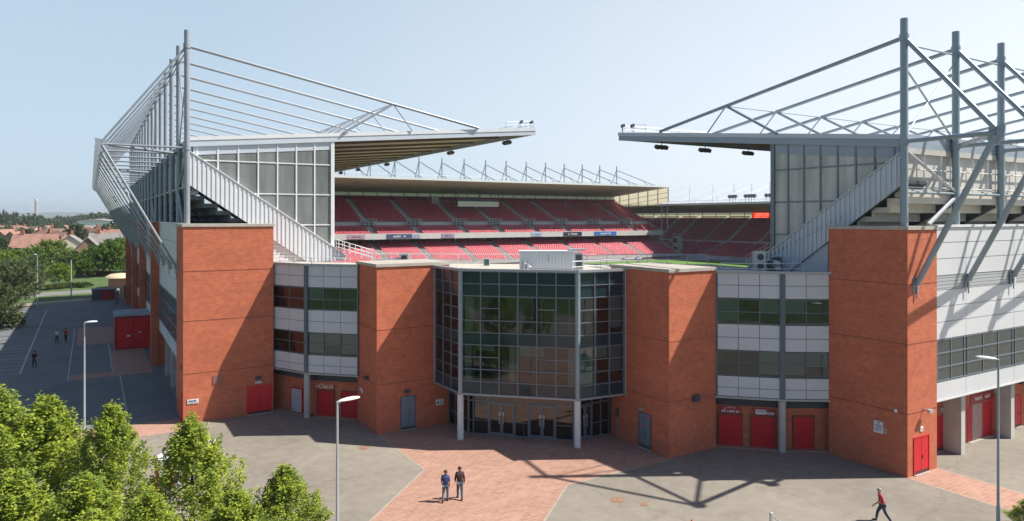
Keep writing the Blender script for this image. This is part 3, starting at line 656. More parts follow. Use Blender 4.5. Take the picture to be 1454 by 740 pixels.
# condenser cabinet right
cx, cy = W((1078 - CX) * .0515, 51.5)
ac = local('air_conditioner', 'tall grey twin fan condenser on the right bay roof', 'air conditioner', (cx, cy, 12.08), rz=-TH)
m = MB(); m.box(-.42, .42, -.25, .25, .05, 1.5); m.build('casing', GALV, ac)
m = MB(); m.lathe([(.24, 0), (.24, .03)], (0, 0, 0), 16); mm = m
v = [(x, -.25 - .02 - z, y) for x, y, z in m.v]; f1 = MB(); f1.v = [(x, y, z + .42) for x, y, z in v] + [(x, y, z + 1.1) for x, y, z in v]; n_ = len(v); f1.f = m.f + [tuple(i + n_ for i in f) for f in m.f]; f1.m = m.m * 2
f1.build('fan', STEELD, ac)
cx, cy = W((1098 - CX) * .052, 52)
eq = local('satellite_equipment', 'cluster of dark roof equipment with white dishes beside the grey condenser', 'equipment', (cx, cy, 12.08), rz=-TH)
m = MB(); m.box(-.5, .4, -.2, .3, 0, .35); m.box(-.45, -.1, -.1, .3, .35, .75); m.box(.0, .5, 0, .3, .45, 1.05); m.tube((-.3, -.2, 0), (-.3, -.2, 1.1), .04); m.tube((.5, -.2, 0), (.5, -.2, 1.1), .04); m.build('rack', mat('dark_green_metal', (.03, .07, .06), .5), eq)
m = MB(); m.tube((-.1, -.35, .75), (.3, -.3, .6), .12, .17, 12); m.tube((0, -.35, .28), (.35, -.3, .22), .1, .15, 12); m.build('dish', WHITEM, eq)
# clutter left: low ducts and cabinets behind T2
cx, cy = W((572 - CX) * .0585, 58.5)
cl = local('roof_duct', 'grey air ducts and small cabinets behind the left brick pier top', 'duct', (cx, cy, 12.08), rz=-TH)
m = MB(); m.box(-.2, .5, -.2, .3, 0, .95); m.box(-2.2, -1.4, -.2, .2, 0, .5); m.tube((-1.2, 0, .3), (-.3, 0, .6), .13); m.box(1.5, 3.2, -.1, .2, 0, .25); m.build('duct', GALV, cl)
m = MB(); m.box(-.1, .35, -.24, -.2, .15, .85); m.build('grille', STEELD, cl)
cx, cy = W((691 - CX) * .058, 58)
t = local('electric_cabinet', 'small green and white cabinet on the roof left of the container', 'cabinet', (cx, cy, 12.08), rz=-TH)
m = MB(); m.box(-.25, .25, -.15, .15, 0, .62); m.build('casing', WHITEM, t); m = MB(); m.box(-.2, .2, -.17, -.15, .08, .55); m.build('door', mat('green_paint', (.05, .16, .13), .5), t)
rail('white rail frame around the ducts behind the left brick pier', [W((527 - CX) * .059, 59), W((612 - CX) * .058, 58), W((650 - CX) * .057, 57)], 12.08, 1.0, 1.4)

# ------------------------------------------------------------------ the two near grandstands
def map_l(s, t, z): return (6.2 + s, 64.0 + t, z)      # left stand: s across (+X), t along (+Y)
def map_r(s, t, z): return (44.05 + t, 24.7 + s, z)    # right stand: s across (+Y), t along (+X)
def stand(label, mp, P):
    o = mp(0, 0, 0); st = thing('grandstand', label, 'grandstand', (o[0], o[1], 0))
    M = lambda s, t, z: mp(s, t, z)
    zt, ze, se, zn, zm, zf, sn = P['zroof'], P['zeave'], P['seave'], P['znode'], P['zmast'], P['zstay'], P['snode']
    n, sp, L = P['n'], P['sp'], P['L']
    tg = .3                                             # gable plane
    def sl(s): return zt + (ze - zt) * (s - 1.2) / (se - 1.2)
    def ex(mb, pts, t0, t1, mi=0):                      # extrude an (s,z) outline along the stand
        a = [M(s, t0, z) for s, z in pts]; v = Vector(M(0, t1, 0)) - Vector(M(0, t0, 0)); mb.extr(a, v, mi)
    # roof
    m = MB(); ex(m, [(1.0, sl(1.0) - .12), (se - .2, sl(se) - .12), (se - .2, sl(se)), (1.0, sl(1.0))], tg + .1, L); m.build('roof', ROOFT, st)
    m = MB(); k = 0
    t = tg + .6
    while t < L: ex(m, [(1.2, sl(1.2) - .46), (se - .5, sl(se) - .46), (se - .5, sl(se) - .205), (1.2, sl(1.2) - .205)], t, t + .25); t += sp
    s = 3
    while s < se - 1:
        s += 99
    m.build('rafter', RAFT, st)
    m = MB(); ex(m, [(1.05, sl(1) - .2), (se - .25, sl(se) - .2), (se - .25, sl(se) - .13), (1.05, sl(1) - .13)], tg + .2, L - .1); m.build('soffit', SOFF, st)
    m = MB(); ex(m, [(.9, sl(.9) - .75), (se, sl(se) - .72), (se, sl(se) - .28), (.9, sl(.9) - .25)], tg - .15, tg + .1); ex(m, [(se - .12, sl(se) - .7), (se + .03, sl(se) - .7), (se + .03, sl(se) + .02), (se - .12, sl(se) + .02)], tg + .1, L)
    m.build('fascia', P['fascia'], st)
    m = MB(); ex(m, [(.85, sl(.9) - .25), (se + .05, sl(se) - .28), (se + .05, sl(se) + .06), (.85, sl(.9) + .06)], tg - .2, tg + .13); m.build('roof_edge_trim', WHITEM if P['white'] else GALV, st)
    m = MB(); ex(m, [(.93, sl(1) - .85), (1.03, sl(1) - .85), (1.03, sl(1) + .12), (.93, sl(1) + .12)], tg + .2, L); m.build('rear_gutter', P['fascia'], st)
    m = MB(); ex(m, [(se - .2, sl(se) - 1.0), (se + .0, sl(se) - .9), (se, sl(se) - .72), (se - .2, sl(se) - .72)], tg, L); 
    # glazed gable
    sg = P['sg']; s0 = 1.2; sk = P['stk']                # stringer: top (s,z) line
    st_top = lambda s: sk[1] + (sk[3] - sk[1]) * (s - sk[0]) / (sk[2] - sk[0])
    st_bot = lambda s: P['stb'][1] + (P['stb'][3] - P['stb'][1]) * (s - P['stb'][0]) / (P['stb'][2] - P['stb'][0])
    g = MB(); ex(g, [(s0, sl(s0) - .8), (s0, st_top(s0) - .3), (sg, st_top(sg) - .3), (sg, sl(sg) - .8)], tg + .06, tg + .1); gz = g.build('gable_glazing', P['poly'], st)
    f = MB(); nc = P['ncol']
    for k in range(nc + 1):
        s = sg - (sg - s0 - .3) * k / nc; w = .06 if k else .16
        ex(f, [(s - w, st_top(s) - .2), (s + w, st_top(s) - .2), (s + w, sl(s) - .7), (s - w, sl(s) - .7)], tg - .02 - (.06 if k == 0 else 0), tg + .12)
    for zz in P['trans']:
        sA = max(s0, sk[0] + (zz - sk[1]) * (sk[2] - sk[0]) / (sk[3] - sk[1]))
        ex(f, [(sA, zz - .05), (sg, zz - .05), (sg, zz + .05), (sA, zz + .05)], tg, tg + .11)
    f.build('gable_frame', P['mull'], gz)
    f = MB(); ex(f, [(s0, sl(s0) - 1.45), (sg, sl(sg) - 1.45), (sg, sl(sg) - .76), (s0, sl(s0) - .7)], tg + .02, tg + .058); f.build('gable_head_panel', P['fascia'], gz)
    # stringer side cladding
    c = MB(); sE = P['send']; ex(c, [(.75, st_bot(.75)), (.75, st_top(.75)), (sE, st_top(sE)), (sE, max(12.1, st_bot(sE))), ((12.1 - P['stb'][1]) * (P['stb'][2] - P['stb'][0]) / (P['stb'][3] - P['stb'][1]) + P['stb'][0], 12.1)], tg - .3, tg - .18)
    s = .8
    while s < sE - .2:
        zb = max(12.1, st_bot(s)); zb2 = max(12.1, st_bot(s + .16))
        ex(c, [(s, zb), (s + .16, zb2), (s + .16, st_top(s + .16)), (s, st_top(s))], tg - .36, tg - .3); s += .36
    c.build('stringer_cladding', P['corr'], st)
    c = MB(); ex(c, [(.7, st_top(.7)), (sE, st_top(sE)), (sE, st_top(sE) + .09), (.7, st_top(.7) + .09)], tg - .42, tg + .2); c.build('stringer_capping', WHITEM if P['white'] else GALV, st)
    c = MB(); ex(c, [(.75, st_bot(.75)), (11.5, st_bot(11.5)), (11.5, st_bot(11.5) + .2), (.75, st_bot(.75) + .2)], tg - .17, tg + 2.4); c.build('stringer_soffit', STEELD, st)
    # end wall below the stringer
    sw0 = P['sw0']; c = MB(); zz = 11.9
    while zz < 14.6:
        sR = (zz - P['stb'][1]) * (P['stb'][2] - P['stb'][0]) / (P['stb'][3] - P['stb'][1]) + P['stb'][0]
        if sR > sw0: ex(c, [(sw0, zz), (sR + .5, zz), (sR + .5, zz + .27), (sw0, zz + .27)], tg - .1, tg - .04); 
        zz += .3
    ex(c, [(sw0, 11.5), (13.5, 11.5), (11.5, 13), (sw0, st_bot(sw0))], tg - .04, tg + .1)
    c.build('end_wall_cladding', P['corr'], st)
    # stepped seating slab
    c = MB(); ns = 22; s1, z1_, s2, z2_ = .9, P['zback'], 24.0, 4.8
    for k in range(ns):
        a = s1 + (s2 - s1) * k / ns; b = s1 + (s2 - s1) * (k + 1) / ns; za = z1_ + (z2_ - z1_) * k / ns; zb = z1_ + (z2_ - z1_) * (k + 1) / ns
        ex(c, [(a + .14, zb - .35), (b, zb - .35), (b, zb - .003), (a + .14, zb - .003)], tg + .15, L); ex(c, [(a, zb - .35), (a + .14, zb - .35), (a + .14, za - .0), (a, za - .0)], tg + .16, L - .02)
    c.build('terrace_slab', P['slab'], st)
    # rear upper wall, rails and raker beams
    zb = P['zback']
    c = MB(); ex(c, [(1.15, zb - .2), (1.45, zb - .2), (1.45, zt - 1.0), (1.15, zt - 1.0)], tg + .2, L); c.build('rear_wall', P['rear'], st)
    c = MB(); ex(c, [(.95, zb - .55), (1.6, zb - .55), (1.6, zb - .15), (.95, zb - .15)], tg + .2, L); ex(c, [(.9, zt - 1.15), (1.5, zt - 1.15), (1.5, zt - .8), (.9, zt - .8)], tg + .2, L); c.build('ring_beam', P['rear2'], st)
    c = MB()
    t = 0
    while t < min(L, 60):
        for s in (.92,): c.tube(M(s, t + .6, zb - .15), M(s, t + .6, zt - 1.2), .04, n=6)
        t += sp / 3.0
    for zz in (zb + .1, zb + 1.25): c.tube(M(.92, tg + .3, zz), M(.92, L, zz), .045, n=6)
    c.build('wall_rail', WHITEM, st)
    c = MB()
    for k in range(1, n):
        t = k * sp; c.bar(M(1.2, t, zb - .9), M(13, t, 10.6), .3, .55)
    c.build('raker_beam', STEELD, st)
    # inner back wall behind, to close the bowl, concourse floor
    c = MB(); ex(c, [(1.0, 15.0), (9.5, 15.0), (9.5, 15.12), (1.0, 15.12)], tg + .2, L); c.build('concourse_roof', P['rear2'], st)
    c = MB(); ex(c, [(9.5, 4), (9.8, 4), (9.8, 15.0), (9.5, 15.0)], P['cw'], L); c.build('concourse_wall', CONCW, st)
    # frames
    c = MB(); c.tube(M(.7, 0, 15.4), M(.7, 0, zm), .235, .23, 16)
    for zz in (zn, zf): c.tube(M(.7, 0, zz - .2), M(.7, 0, zz + .2), .29, n=16)
    sm = P['steel']
    mast = c.build('mast', sm, st, smooth=True)
    c = MB(); c.tube(M(.7, 0, zn + .0), M(sn, 0, zn), P['rs'] * .8, n=12); beam = c.build('outrigger_beam', sm, mast, smooth=True)
    c = MB(); c.tube(M(sn, 0, zn - .1), M(-.12, 0, 11.95), P['rs'], n=12); strut = c.build('strut', sm, mast, smooth=True)
    c = MB(); c.tube(M(sn, 0, zn + .2), M(.7, 0, zf), P['rs'] * .85, n=12); c.build('backstay', sm, mast, smooth=True)
    c = MB(); sT, zT = P['sstay'], sl(P['sstay']) + .15
    c.tube(M(.7, 0, zf), M(sT, 0, zT), .14, n=10)
    q = P['snd']; zq = zf + (zT - zf) * (q - .7) / (sT - .7)
    c.tube(M(q, 0, zq), M(q - 4.9, 0, sl(q - 5.0) + .05), .11, n=8); c.tube(M(q, 0, zq), M(q + 2.0, 0, sl(q + 2) + .05), .06, n=8)
    c.build('forestay', sm, mast, smooth=True)
    c = MB()
    pl = [(sn - .5, zn + .45), (sn + .35, zn + .3), (sn + .45, zn - .4), (sn - .1, zn - .65), (sn - .45, zn - .2)]
    a = [M(s, -.06, z) for s, z in pl]; c.extr(a, Vector(M(0, .06, 0)) - Vector(M(0, -.06, 0)))
    c.build('gusset_plate', sm, mast); c = MB()
    c.bar(M(-.02, -.14, 11.4), M(-.02, -.14, 12.3), .06, .3); c.bar(M(-.02, .14, 11.4), M(-.02, .14, 12.3), .06, .3); c.tube(M(-.15, -.2, 11.95), M(-.15, .2, 11.95), .14, n=10)
    c.tube(M(-.1, 0, 11.75), M(-.1, 0, 11.0), .05, n=6)
    c.build('strut_foot', sm, mast)
    for k in range(1, n): copy_part(mast, st, Vector(M(0, k * sp, 0)) - Vector(M(0, 0, 0)))
    # longitudinal ties and X bracing
    c = MB(); Le = (n - 1) * sp
    c.tube(M(.7, 0, zm - 1.6), M(.7, Le, zm - 1.6), .06, n=6); c.tube(M(q, 0, zq), M(q, Le, zq), .05, n=6); c.tube(M(.7, 0, zn - 3.2), M(.7, Le, zn - 3.2), .09, n=8)
    c.build('tie', sm, st, smooth=True)
    r = .05
    for k in ((0, 5, 10) if n > 10 else (0, 5)):
        if (k + 1) * sp <= Le + .1:
            t0, t1 = k * sp, (k + 1) * sp; c = MB()
            c.tube(M(.7, t0, zm - 3), M(.7, t1, zn + .2), .07, n=6); c.tube(M(.7, t1, zm - 2), M(.7, t0, zn + .3), r, n=6)
            c.tube(M(.7, t0, zn - .5), M(.7, t1, zn - 3.1), .11, n=8); c.tube(M(.7, t1, zn - 3.4), M(.7, t0 + sp * .45, 15.6), .13, n=8)
            c.tube(M(sn, t0, zn), M(.7, t1, zn), .12, n=8); c.build('cross_brace', P['steel2'], st, smooth=True)
    # catwalk rail on roof edge
    c = MB()
    for a_, b_ in (((se - 3.5, .5), (se - .1, .5)), ((se - .1, .5), (se - .1, L))):
        p = M(a_[0], a_[1], sl(a_[0]) + .05); q2 = M(b_[0], b_[1], sl(b_[0]) + .05); l = (Vector(q2) - Vector(p)).length; k_ = int(l / 1.5)
        for k in range(k_ + 1):
            x = [p[i] + (q2[i] - p[i]) * k / k_ for i in range(3)]; c.tube(x, (x[0], x[1], x[2] + .75), .025, n=5)
        for hh in (.38, .75): c.tube((p[0], p[1], p[2] + hh), (q2[0], q2[1], q2[2] + hh), .02, n=5)
    c.build('catwalk_rail', P['steel2'], st)
    return st, M, sl
PL = dict(rs=.105, zroof=22.75, zeave=25.75, seave=35.2, znode=21.85, zmast=31.6, zstay=30.3, snode=-5.4, n=16, sp=6.3, L=98, fascia=mat('pale_blue_fascia', (.52, .57, .62), .45, 0, .04, 1), white=True,
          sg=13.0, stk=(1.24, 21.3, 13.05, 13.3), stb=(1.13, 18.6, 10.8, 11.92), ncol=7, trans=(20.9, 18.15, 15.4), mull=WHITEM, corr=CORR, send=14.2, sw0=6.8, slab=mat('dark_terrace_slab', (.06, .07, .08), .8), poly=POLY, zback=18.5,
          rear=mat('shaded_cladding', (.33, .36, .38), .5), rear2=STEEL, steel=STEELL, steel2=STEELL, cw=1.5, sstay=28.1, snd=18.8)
LS, ML, slL = stand('long grandstand on the left with a row of tubular masts and white stepped gable end', map_l, PL)
PR = dict(PL); PR.update(rs=.175, zroof=21.3, zeave=24.3, seave=28.85, znode=20.85, zmast=28.6, zstay=27.4, snode=-4.55, n=14, sp=6.1, L=100, fascia=mat('blue_grey_fascia', (.30, .36, .42), .45, 0, .04, 1), white=False,
          sg=10.9, stk=(1.15, 19.95, 10.88, 13.5), stb=(1.15, 17.93, 9.14, 12.17), ncol=7, trans=(19.6, 17.2, 14.8), mull=MULL, corr=mat('pale_blue_corrugated_metal', (.50, .56, .62), .4, .05, .05, .6), send=13.2, sw0=6.2, slab=mat('cream_terrace_slab', (.62, .58, .50), .85, 0, .12, .8), zback=17.9, poly=mat('translucent_panel_sun_toned', (.66, .66, .61), .25, 0, .3, 1.1, trans=.3, stretch=(1, 1, .15)),  # paler gable panel: sun through the sheet put into its colour
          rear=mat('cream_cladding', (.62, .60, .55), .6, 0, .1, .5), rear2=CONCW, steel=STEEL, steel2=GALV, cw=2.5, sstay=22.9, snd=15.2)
RS, MR, slR = stand('grandstand on the right with thick blue grey masts over a white facade', map_r, PR)

# right facade
fa = thing('stadium_facade', 'white panelled facade with a long window band right of the right brick tower', 'facade', (46.5, 24.8, 0))
p = (46.5, 24.8); e = (1, 0); zs = (15.4, 14.43, 13.38, 12.3); Lf = 95
joints = [0, 3.69, 10.2] + [10.2 + 6.3 * k for k in range(1, 14)]
m = MB(); bk = MB()
def rowpan(a, b):
    for s0, s1 in zip(joints, joints[1:]): m.obox(p, e, s0 + .02, s1 - .02, -.03, .05, b + .02, a - .02)
for grp_ in (((15.42, 14.43), (14.43, 13.38), (13.38, 12.3)), ((11.35, 10.29), (10.29, 9.29), (9.29, 8.18)), ((5.44, 4.33),)):
    m = MB()
    for a, b in grp_: rowpan(a, b)
    m.build('cladding_band', PANELR, fa)
bk.obox(p, e, 0.01, joints[-1], .05, .25, 4.3, 15.42); bk.build('backing_wall', mat('grey_joint', (.22, .23, .24), .8), fa)
m = MB(); m.obox(p, e, 0, joints[-1], -.12, .5, 15.42, 15.58); m.build('parapet_coping', WHITEM, fa)
m = MB(); m.obox(p, e, 0, joints[-1], -.1, .2, 4.2, 4.32); m.build('base_trim', WHITEM, fa)
for s0, s1 in zip(joints[:7], joints[1:8]):
    m = MB(); m.obox(p, e, s0 + .3 if s0 else .02, s1 - .35, -.0, .048, 11.37, 12.28); m.build('louvre', LOUVW, fa)
m = MB()
for s in joints[1:]: m.obox(p, e, s - .33, s + .28, -.04, .048, 11.33, 12.3)
m.build('bracket_panel', PANELR, fa)
for s0, s1 in zip(joints[:6], joints[1:7]):
    f = MB(); a, b = 5.46, 8.16
    n = 3 if s1 - s0 > 4 else 2
    f.obox(p, e, s0, s1, -.05, .04, a, a + .09); f.obox(p, e, s0, s1, -.05, .04, b - .06, b)
    for z in (6.37, 7.28): f.obox(p, e, s0, s1, -.06, .03, z - .035, z + .035)
    ss = [s0 + .2 + (s1 - s0 - .4) * k / n for k in range(n + 1)]
    for s in ss: f.obox(p, e, s - .045, s + .045, -.04, .035, a + .09, b - .06)
    w = f.build('window', MULL, fa)
    g = MB(); g.obox(p, e, s0 + .01, s1 - .01, .0, .01, a, b); g.build('pane', mat('facade_glass', (.035, .05, .05), .03, 0, .3, .15, spec=1.0), w)
for k, s in enumerate([8.0 - .0 + 6.55 * j for j in range(-0, 9)]):
    pass
# recessed ground floor of the right facade
m = MB(); m.obox((46.5, 26.4), e, 0, 90, 0, .3, 0, 4.35); m.build('ground_floor_wall', BRICK, fa)
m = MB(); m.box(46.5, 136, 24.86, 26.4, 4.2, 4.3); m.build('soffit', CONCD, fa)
def ray_x(u, Y): return xY(u, Y)
for u0, u1 in ((1358, 1370.5), (1427.5, 1440.5)):
    x1 = xY(u1, 25.2); m = MB(); x0 = x1 - .5; m.box(x0, x1, 25.2, 26.4, 0, 4.2); m.build('concrete_pier', CONCW, fa)
for j in range(2, 8):
    x0 = 51.9 + 6.2 * j + .35; m = MB(); m.box(x0, x0 + .5, 25.2, 26.4, 0, 4.2); m.build('concrete_pier', CONCW, fa)
pw = (0, 26.4)
door(fa, pw, e, xY(1331, 26.4) - .4, xY(1343, 26.4), 2.35, REDD, label='red double door beside the right tower')
door(fa, pw, e, xY(1441, 26.4), xY(1449, 26.4), 2.35, REDD, label='red door at the right edge')
sx0, sx1, sx2, sx3 = xY(1373, 26.4), xY(1380, 26.4), xY(1394, 26.4), xY(1408, 26.4)
m = MB(); m.obox(pw, e, sx0, sx1 - .03, -.02, 0, .04, 2.6); m.build('roller_shutter', REDS, fa)
m = MB(); m.obox(pw, e, sx1, sx2, -.03, 0, .04, 2.6); o = m.build('lattice_shutter', slat_mat('pale_lattice', (.5, .33, .3), .16, .6, .6, .35), fa); o['label'] = 'pale brickwork patterned shutter'
m = MB(); m.obox(pw, e, sx2 + .03, sx3, -.02, 0, .04, 2.6); m.build('roller_shutter', REDS, fa)
m = MB(); m.obox(pw, e, sx0, sx3, -.25, -.0, .0, .04); m.build('threshold', COPE, fa)
m = MB(); m.obox(pw, e, sx3 + .05, sx3 + .3, -.25, 0, 0, 3.0); m.build('brick_reveal', BRICK, fa)
sign('shop_sign', pw, e, sx1 - .25, sx3 + .2, 2.68, 3.3, SREDB, 'dark red signboard with white lettering over the sunlit shutters at right', [(.18, .48, .3, .75, 5, 90), (.55, .85, .3, .75, 5, 91)], markm=LETW)
m = MB(); m.obox(pw, e, xY(1394, 26.4), xY(1407, 26.4), -.35, 0, 3.55, 4.0); m.build('heater_box', CONC, fa)
g = MB(); g.obox(pw, e, xY(1446, 26.4), xY(1448, 26.4), -.3, 0, 3.3, 3.7); g.build('loudspeaker', STEELD, fa)
g = MB(); g.obox(pw, e, xY(1335, 26.4) - .1, xY(1338, 26.4), -.1, 0, 2.7, 3.0); g.build('wall_box', GALV, fa)

# left facade (outer side of the left stand)
fl = thing('stadium_facade', 'white panelled facade with projecting red brick piers along the shaded left side', 'facade', (6.5, 65, 0))
pl_, el_ = (6.5, 160), (0, -1)        # e runs toward the viewer so that the inside is +X
for grp_ in (((15.5, 13.9), (13.9, 12.2), (12.2, 10.5), (10.5, 8.9)), ((5.05, 3.8),)):
    m = MB()
    for k in range(16):
        s0, s1 = 6.0 * k, min(95, 6.0 * (k + 1))
        for a, b in grp_: m.obox(pl_, el_, s0 + .02, s1 - .02, -.03, .05, b + .02, a - .02)
    m.build('cladding_band', PANELR, fl)
m = MB(); m.obox(pl_, el_, 0, 95, .05, .25, 3.78, 15.5); m.build('backing_wall', MATS['grey_joint'], fl)
m = MB(); m.obox(pl_, el_, 0, 95, -.1, .5, 15.5, 15.62); m.build('parapet_coping', WHITEM, fl)
for k in range(15):
    f = MB(); s0, s1 = 6.2 * k + .1, 6.2 * (k + 1) - .1; a, b = 5.1, 8.88
    f.obox(pl_, el_, s0, s1, -.05, .04, a, a + .1); f.obox(pl_, el_, s0, s1, -.05, .04, b - .08, b)
    for z in (6.35, 7.6): f.obox(pl_, el_, s0, s1, -.06, .03, z - .035, z + .035)
    for j in range(5): s = s0 + (s1 - s0) * j / 4; f.obox(pl_, el_, s - .04, s + .04, -.04, .035, a + .1, b - .08)
    w = f.build('window', MULL, fl); g = MB(); g.obox(pl_, el_, s0, s1, 0, .01, a, b); g.build('pane', MATS['facade_glass'], w)
m = MB(); m.box(8.0, 8.3, 65, 160, 0, 3.8); m.build('ground_floor_wall', BRICK, fl)
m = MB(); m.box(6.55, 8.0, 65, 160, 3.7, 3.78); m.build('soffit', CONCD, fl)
for y in (85.6, 106.4, 127.2, 148.0):
    m = MB(); m.box(5.65, 6.46, y, y + 1.1, 0, 15.62); m.box(6.4, 7.9, y, y + .5, 0, 3.7); m.build('brick_pier', BRICK, fl)
for y in (69.0, 73.8, 79.5):
    m = MB(); m.box(6.6, 7.3, y, y + .45, 0, 3.7); m.build('concrete_pier', CONCW, fl)

# ------------------------------------------------------------------ floodlights on the near roofs
def flood_proto():
    t = local('floodlight', 'cluster of dark floodlights', 'floodlight', (0, 0, 0))
    m = MB(); m.tube((0, 0, 0), (0, 0, -.35), .04, n=6); m.tube((-.7, 0, -.35), (.7, 0, -.35), .035, n=6); m.build('bracket', STEELD, t)
    for x in (-.55, 0, .55):
        m = MB(); m.bar((x, -.12, -.62), (x, .2, -.42), .42, .34); m.build('lamp', STEELD, t)
    return t
FP = flood_proto(); first = True
def flood(x, y, z, rz, label, sc=1):
    global first
    if first: FP.location = (x, y, z); FP.rotation_euler = (0, 0, rz); FP['label'] = label; FP.scale = (sc,) * 3; FP['group'] = 'floodlights under the stand roofs'; first = False; return FP
    return copy_thing(FP, (x, y, z), rz, label, (sc,) * 3, 'floodlights under the stand roofs')
zE = 25.75 - .7
for k, (t_, lb) in enumerate(((4.5, 'floodlight nearest the tip under the left roof eave'), (19, 'second floodlight cluster from the tip under the left roof'), (42, 'third floodlight cluster along the left roof eave'), (56, 'fourth floodlight cluster along the left roof eave'), (66, 'fifth floodlight cluster along the left roof eave'), (78, 'farthest floodlight cluster along the left roof eave'))):
    flood(6.2 + 34.2, 64 + t_, zE, PI / 2, lb)
for k, (t_, lb) in enumerate(((4.5, 'floodlight cluster under the tip of the right roof'), (10.5, 'middle floodlight cluster under the right roof eave'), (17, 'floodlight cluster under the right roof nearest its glazed end'))):
    flood(44.05 + t_, 24.7 + 27.5, 24.3 - .75, 0, lb)
def cctv(x, y, z, label, rz=0):
    t = local('roof_spotlight', label, 'spotlight', (x, y, z), rz=rz); t.scale = (.62, .62, .75)
    m = MB(); m.tube((0, 0, 0), (0, 0, .7), .04, n=6); m.build('post', STEELD, t); m = MB(); m.bar((-.2, 0, .75), (.35, 0, .95), .4, .38); m.build('lamp', STEELD, t)
cctv(41.1, 64.6, 25.8, 'dark spotlight on the outer tip of the left roof'); cctv(39.8, 64.6, 25.75, 'smaller dark spotlight just behind the tip of the left roof')
cctv(44.4, 53.2, 24.35, 'spotlight on the outer tip of the right roof'); cctv(44.4, 51.8, 24.2, 'second spotlight back from the tip of the right roof')

# ------------------------------------------------------------------ seating bowls (far stands)
def seat_arrays(P, U, Fw):
    """P (n,3) seat positions, U unit vector along the row, Fw unit vector toward the pitch"""
    n = len(P); U = np.array(U); Fw = np.array(Fw); w = .44
    def corners(f0, f1, z0, z1, f0t=None, f1t=None):
        f0t = f0 if f0t is None else f0t; f1t = f1 if f1t is None else f1t; out = []
        for (a, f, z) in ((0, f0, z0), (w, f0, z0), (w, f1, z0), (0, f1, z0), (0, f0t, z1), (w, f0t, z1), (w, f1t, z1), (0, f1t, z1)):
            out.append(a * U + f * Fw + np.array((0, 0, z)))
        return np.array(out)
    C = np.concatenate([corners(.05, .42, .38, .44), corners(.0, .06, .42, .82, -.06, .0)])
    F = []
    for b in (0, 8):
        F += [(b + 4, b + 5, b + 6, b + 7), (b + 2, b + 3, b + 7, b + 6), (b, b + 4, b + 7, b + 3), (b + 1, b + 2, b + 6, b + 5), (b, b + 1, b + 5, b + 4)]
    F = np.array(F)
    V = (P[:, None, :] + C[None]).reshape(-1, 3); FF = (F[None] + 16 * np.arange(n)[:, None, None]).reshape(-1, 4)
    return V, FF, C, F
def fast_mesh(name, V, F, m, parent=None, loc=(0, 0, 0), tone=None, tone_face=None):
    me = bpy.data.meshes.new(name); k = F.shape[1]
    V = V - np.array(loc)
    me.vertices.add(len(V)); me.vertices.foreach_set('co', V.astype(np.float32).ravel())
    me.loops.add(F.size); me.loops.foreach_set('vertex_index', F.astype(np.int32).ravel())
    me.polygons.add(len(F)); me.polygons.foreach_set('loop_start', (np.arange(len(F)) * k).astype(np.int32)); me.polygons.foreach_set('loop_total', np.full(len(F), k, dtype=np.int32))
    me.update(calc_edges=True); me.materials.append(m)
    if tone is not None:
        a = me.attributes.new('tone', 'FLOAT', 'POINT'); a.data.foreach_set('value', tone.astype(np.float32))
    o = bpy.data.objects.new(name, me); COL.objects.link(o)
    if parent is not None: o.parent = parent
    else: o.location = loc
    return o
ALLSEATS = []   # (pos, U, Fw)
def tier(front, back, span, axis, aisles, aw, skip=lambda a, r: False, rows=None):
    """front/back = (across, z); axis 'X' : rows run along X, across = Y.  Adds seats and returns terrace mesh builder"""
    n = rows or int(round(abs(back[0] - front[0]) / .8)); mb = MB()
    class Aisles:
        def __init__(q): q.m = {al: MB() for al in aisles}
        def build(q, name, m, par):
            for k_ in q.m.values(): k_.build('aisle_steps', m, par)
    ad = Aisles()
    for r in range(n):
        a0 = front[0] + (back[0] - front[0]) * r / n; a1 = front[0] + (back[0] - front[0]) * (r + 1) / n
        z = front[1] + (back[1] - front[1]) * r / max(1, n - 1)
        if axis == 'X': mb.box(span[0], span[1], a0, a1, z - .7, z)
        else: mb.box(a0, a1, span[0], span[1], z - .7, z)
        s = span[0] + .1; pts = []
        xs = np.arange(span[0] + .1, span[1] - .5, .60)
        ok = np.ones(len(xs), bool)
        for al in aisles: ok &= ~((xs > al - aw / 2 - .44) & (xs < al + aw / 2))
        ok &= np.array([not skip(x, r) for x in xs])
        xs = xs[ok]; c = a0 + .28
        for x in xs: ALLSEATS.append(((x, c, z) if axis == 'X' else (c, x, z), axis))
        for al in aisles:
            if axis == 'X': ad.m[al].box(al - aw / 2, al + aw / 2, a0 + .02, a1 - .35, z, z + (back[1] - front[1]) / n * .5)
            else: ad.m[al].box(a0 + .02, a1 - .35, al - aw / 2, al + aw / 2, z, z + (back[1] - front[1]) / n * .5)
    return mb, ad
NS = thing('far_grandstand', 'two tier red seated grandstand straight across the pitch', 'grandstand', (100, 165, 4))
aiU = [xY(u, 185) for u in (491.6, 553.5, 614.7, 662.9, 709, 753, 798.7, 842.4)]
aiL = [xY(u, 167) for u in (528.8, 589, 645.7, 693.8, 742, 791.8, 836.5, 876)]
X0, X1 = 36, 151.6
mb, ad = tier((155.6, 5.3), (168.4, 9.7), (X0, X1), 'X', aiL, 1.2); mb.build('lower_terrace', STEP, NS); ad.build('lower_steps', CONCD, NS)
mb, ad = tier((163.6, 11.7), (168.3, 13.4), (X0, X1), 'X', aiU, 1.2, rows=6); mb.build('upper_terrace_front', STEP, NS); ad.build('front_steps', STEP, NS)
mb, ad = tier((169.9, 15.0), (185.4, 21.0), (X0, X1), 'X', aiU, 1.2, skip=lambda x, r: (83.6 < x < 98.5 and r > 15) or (76.0 < x <= 83.6 and r > 16)); mb.build('upper_terrace', STEP, NS); ad.build('upper_steps', STEP, NS)
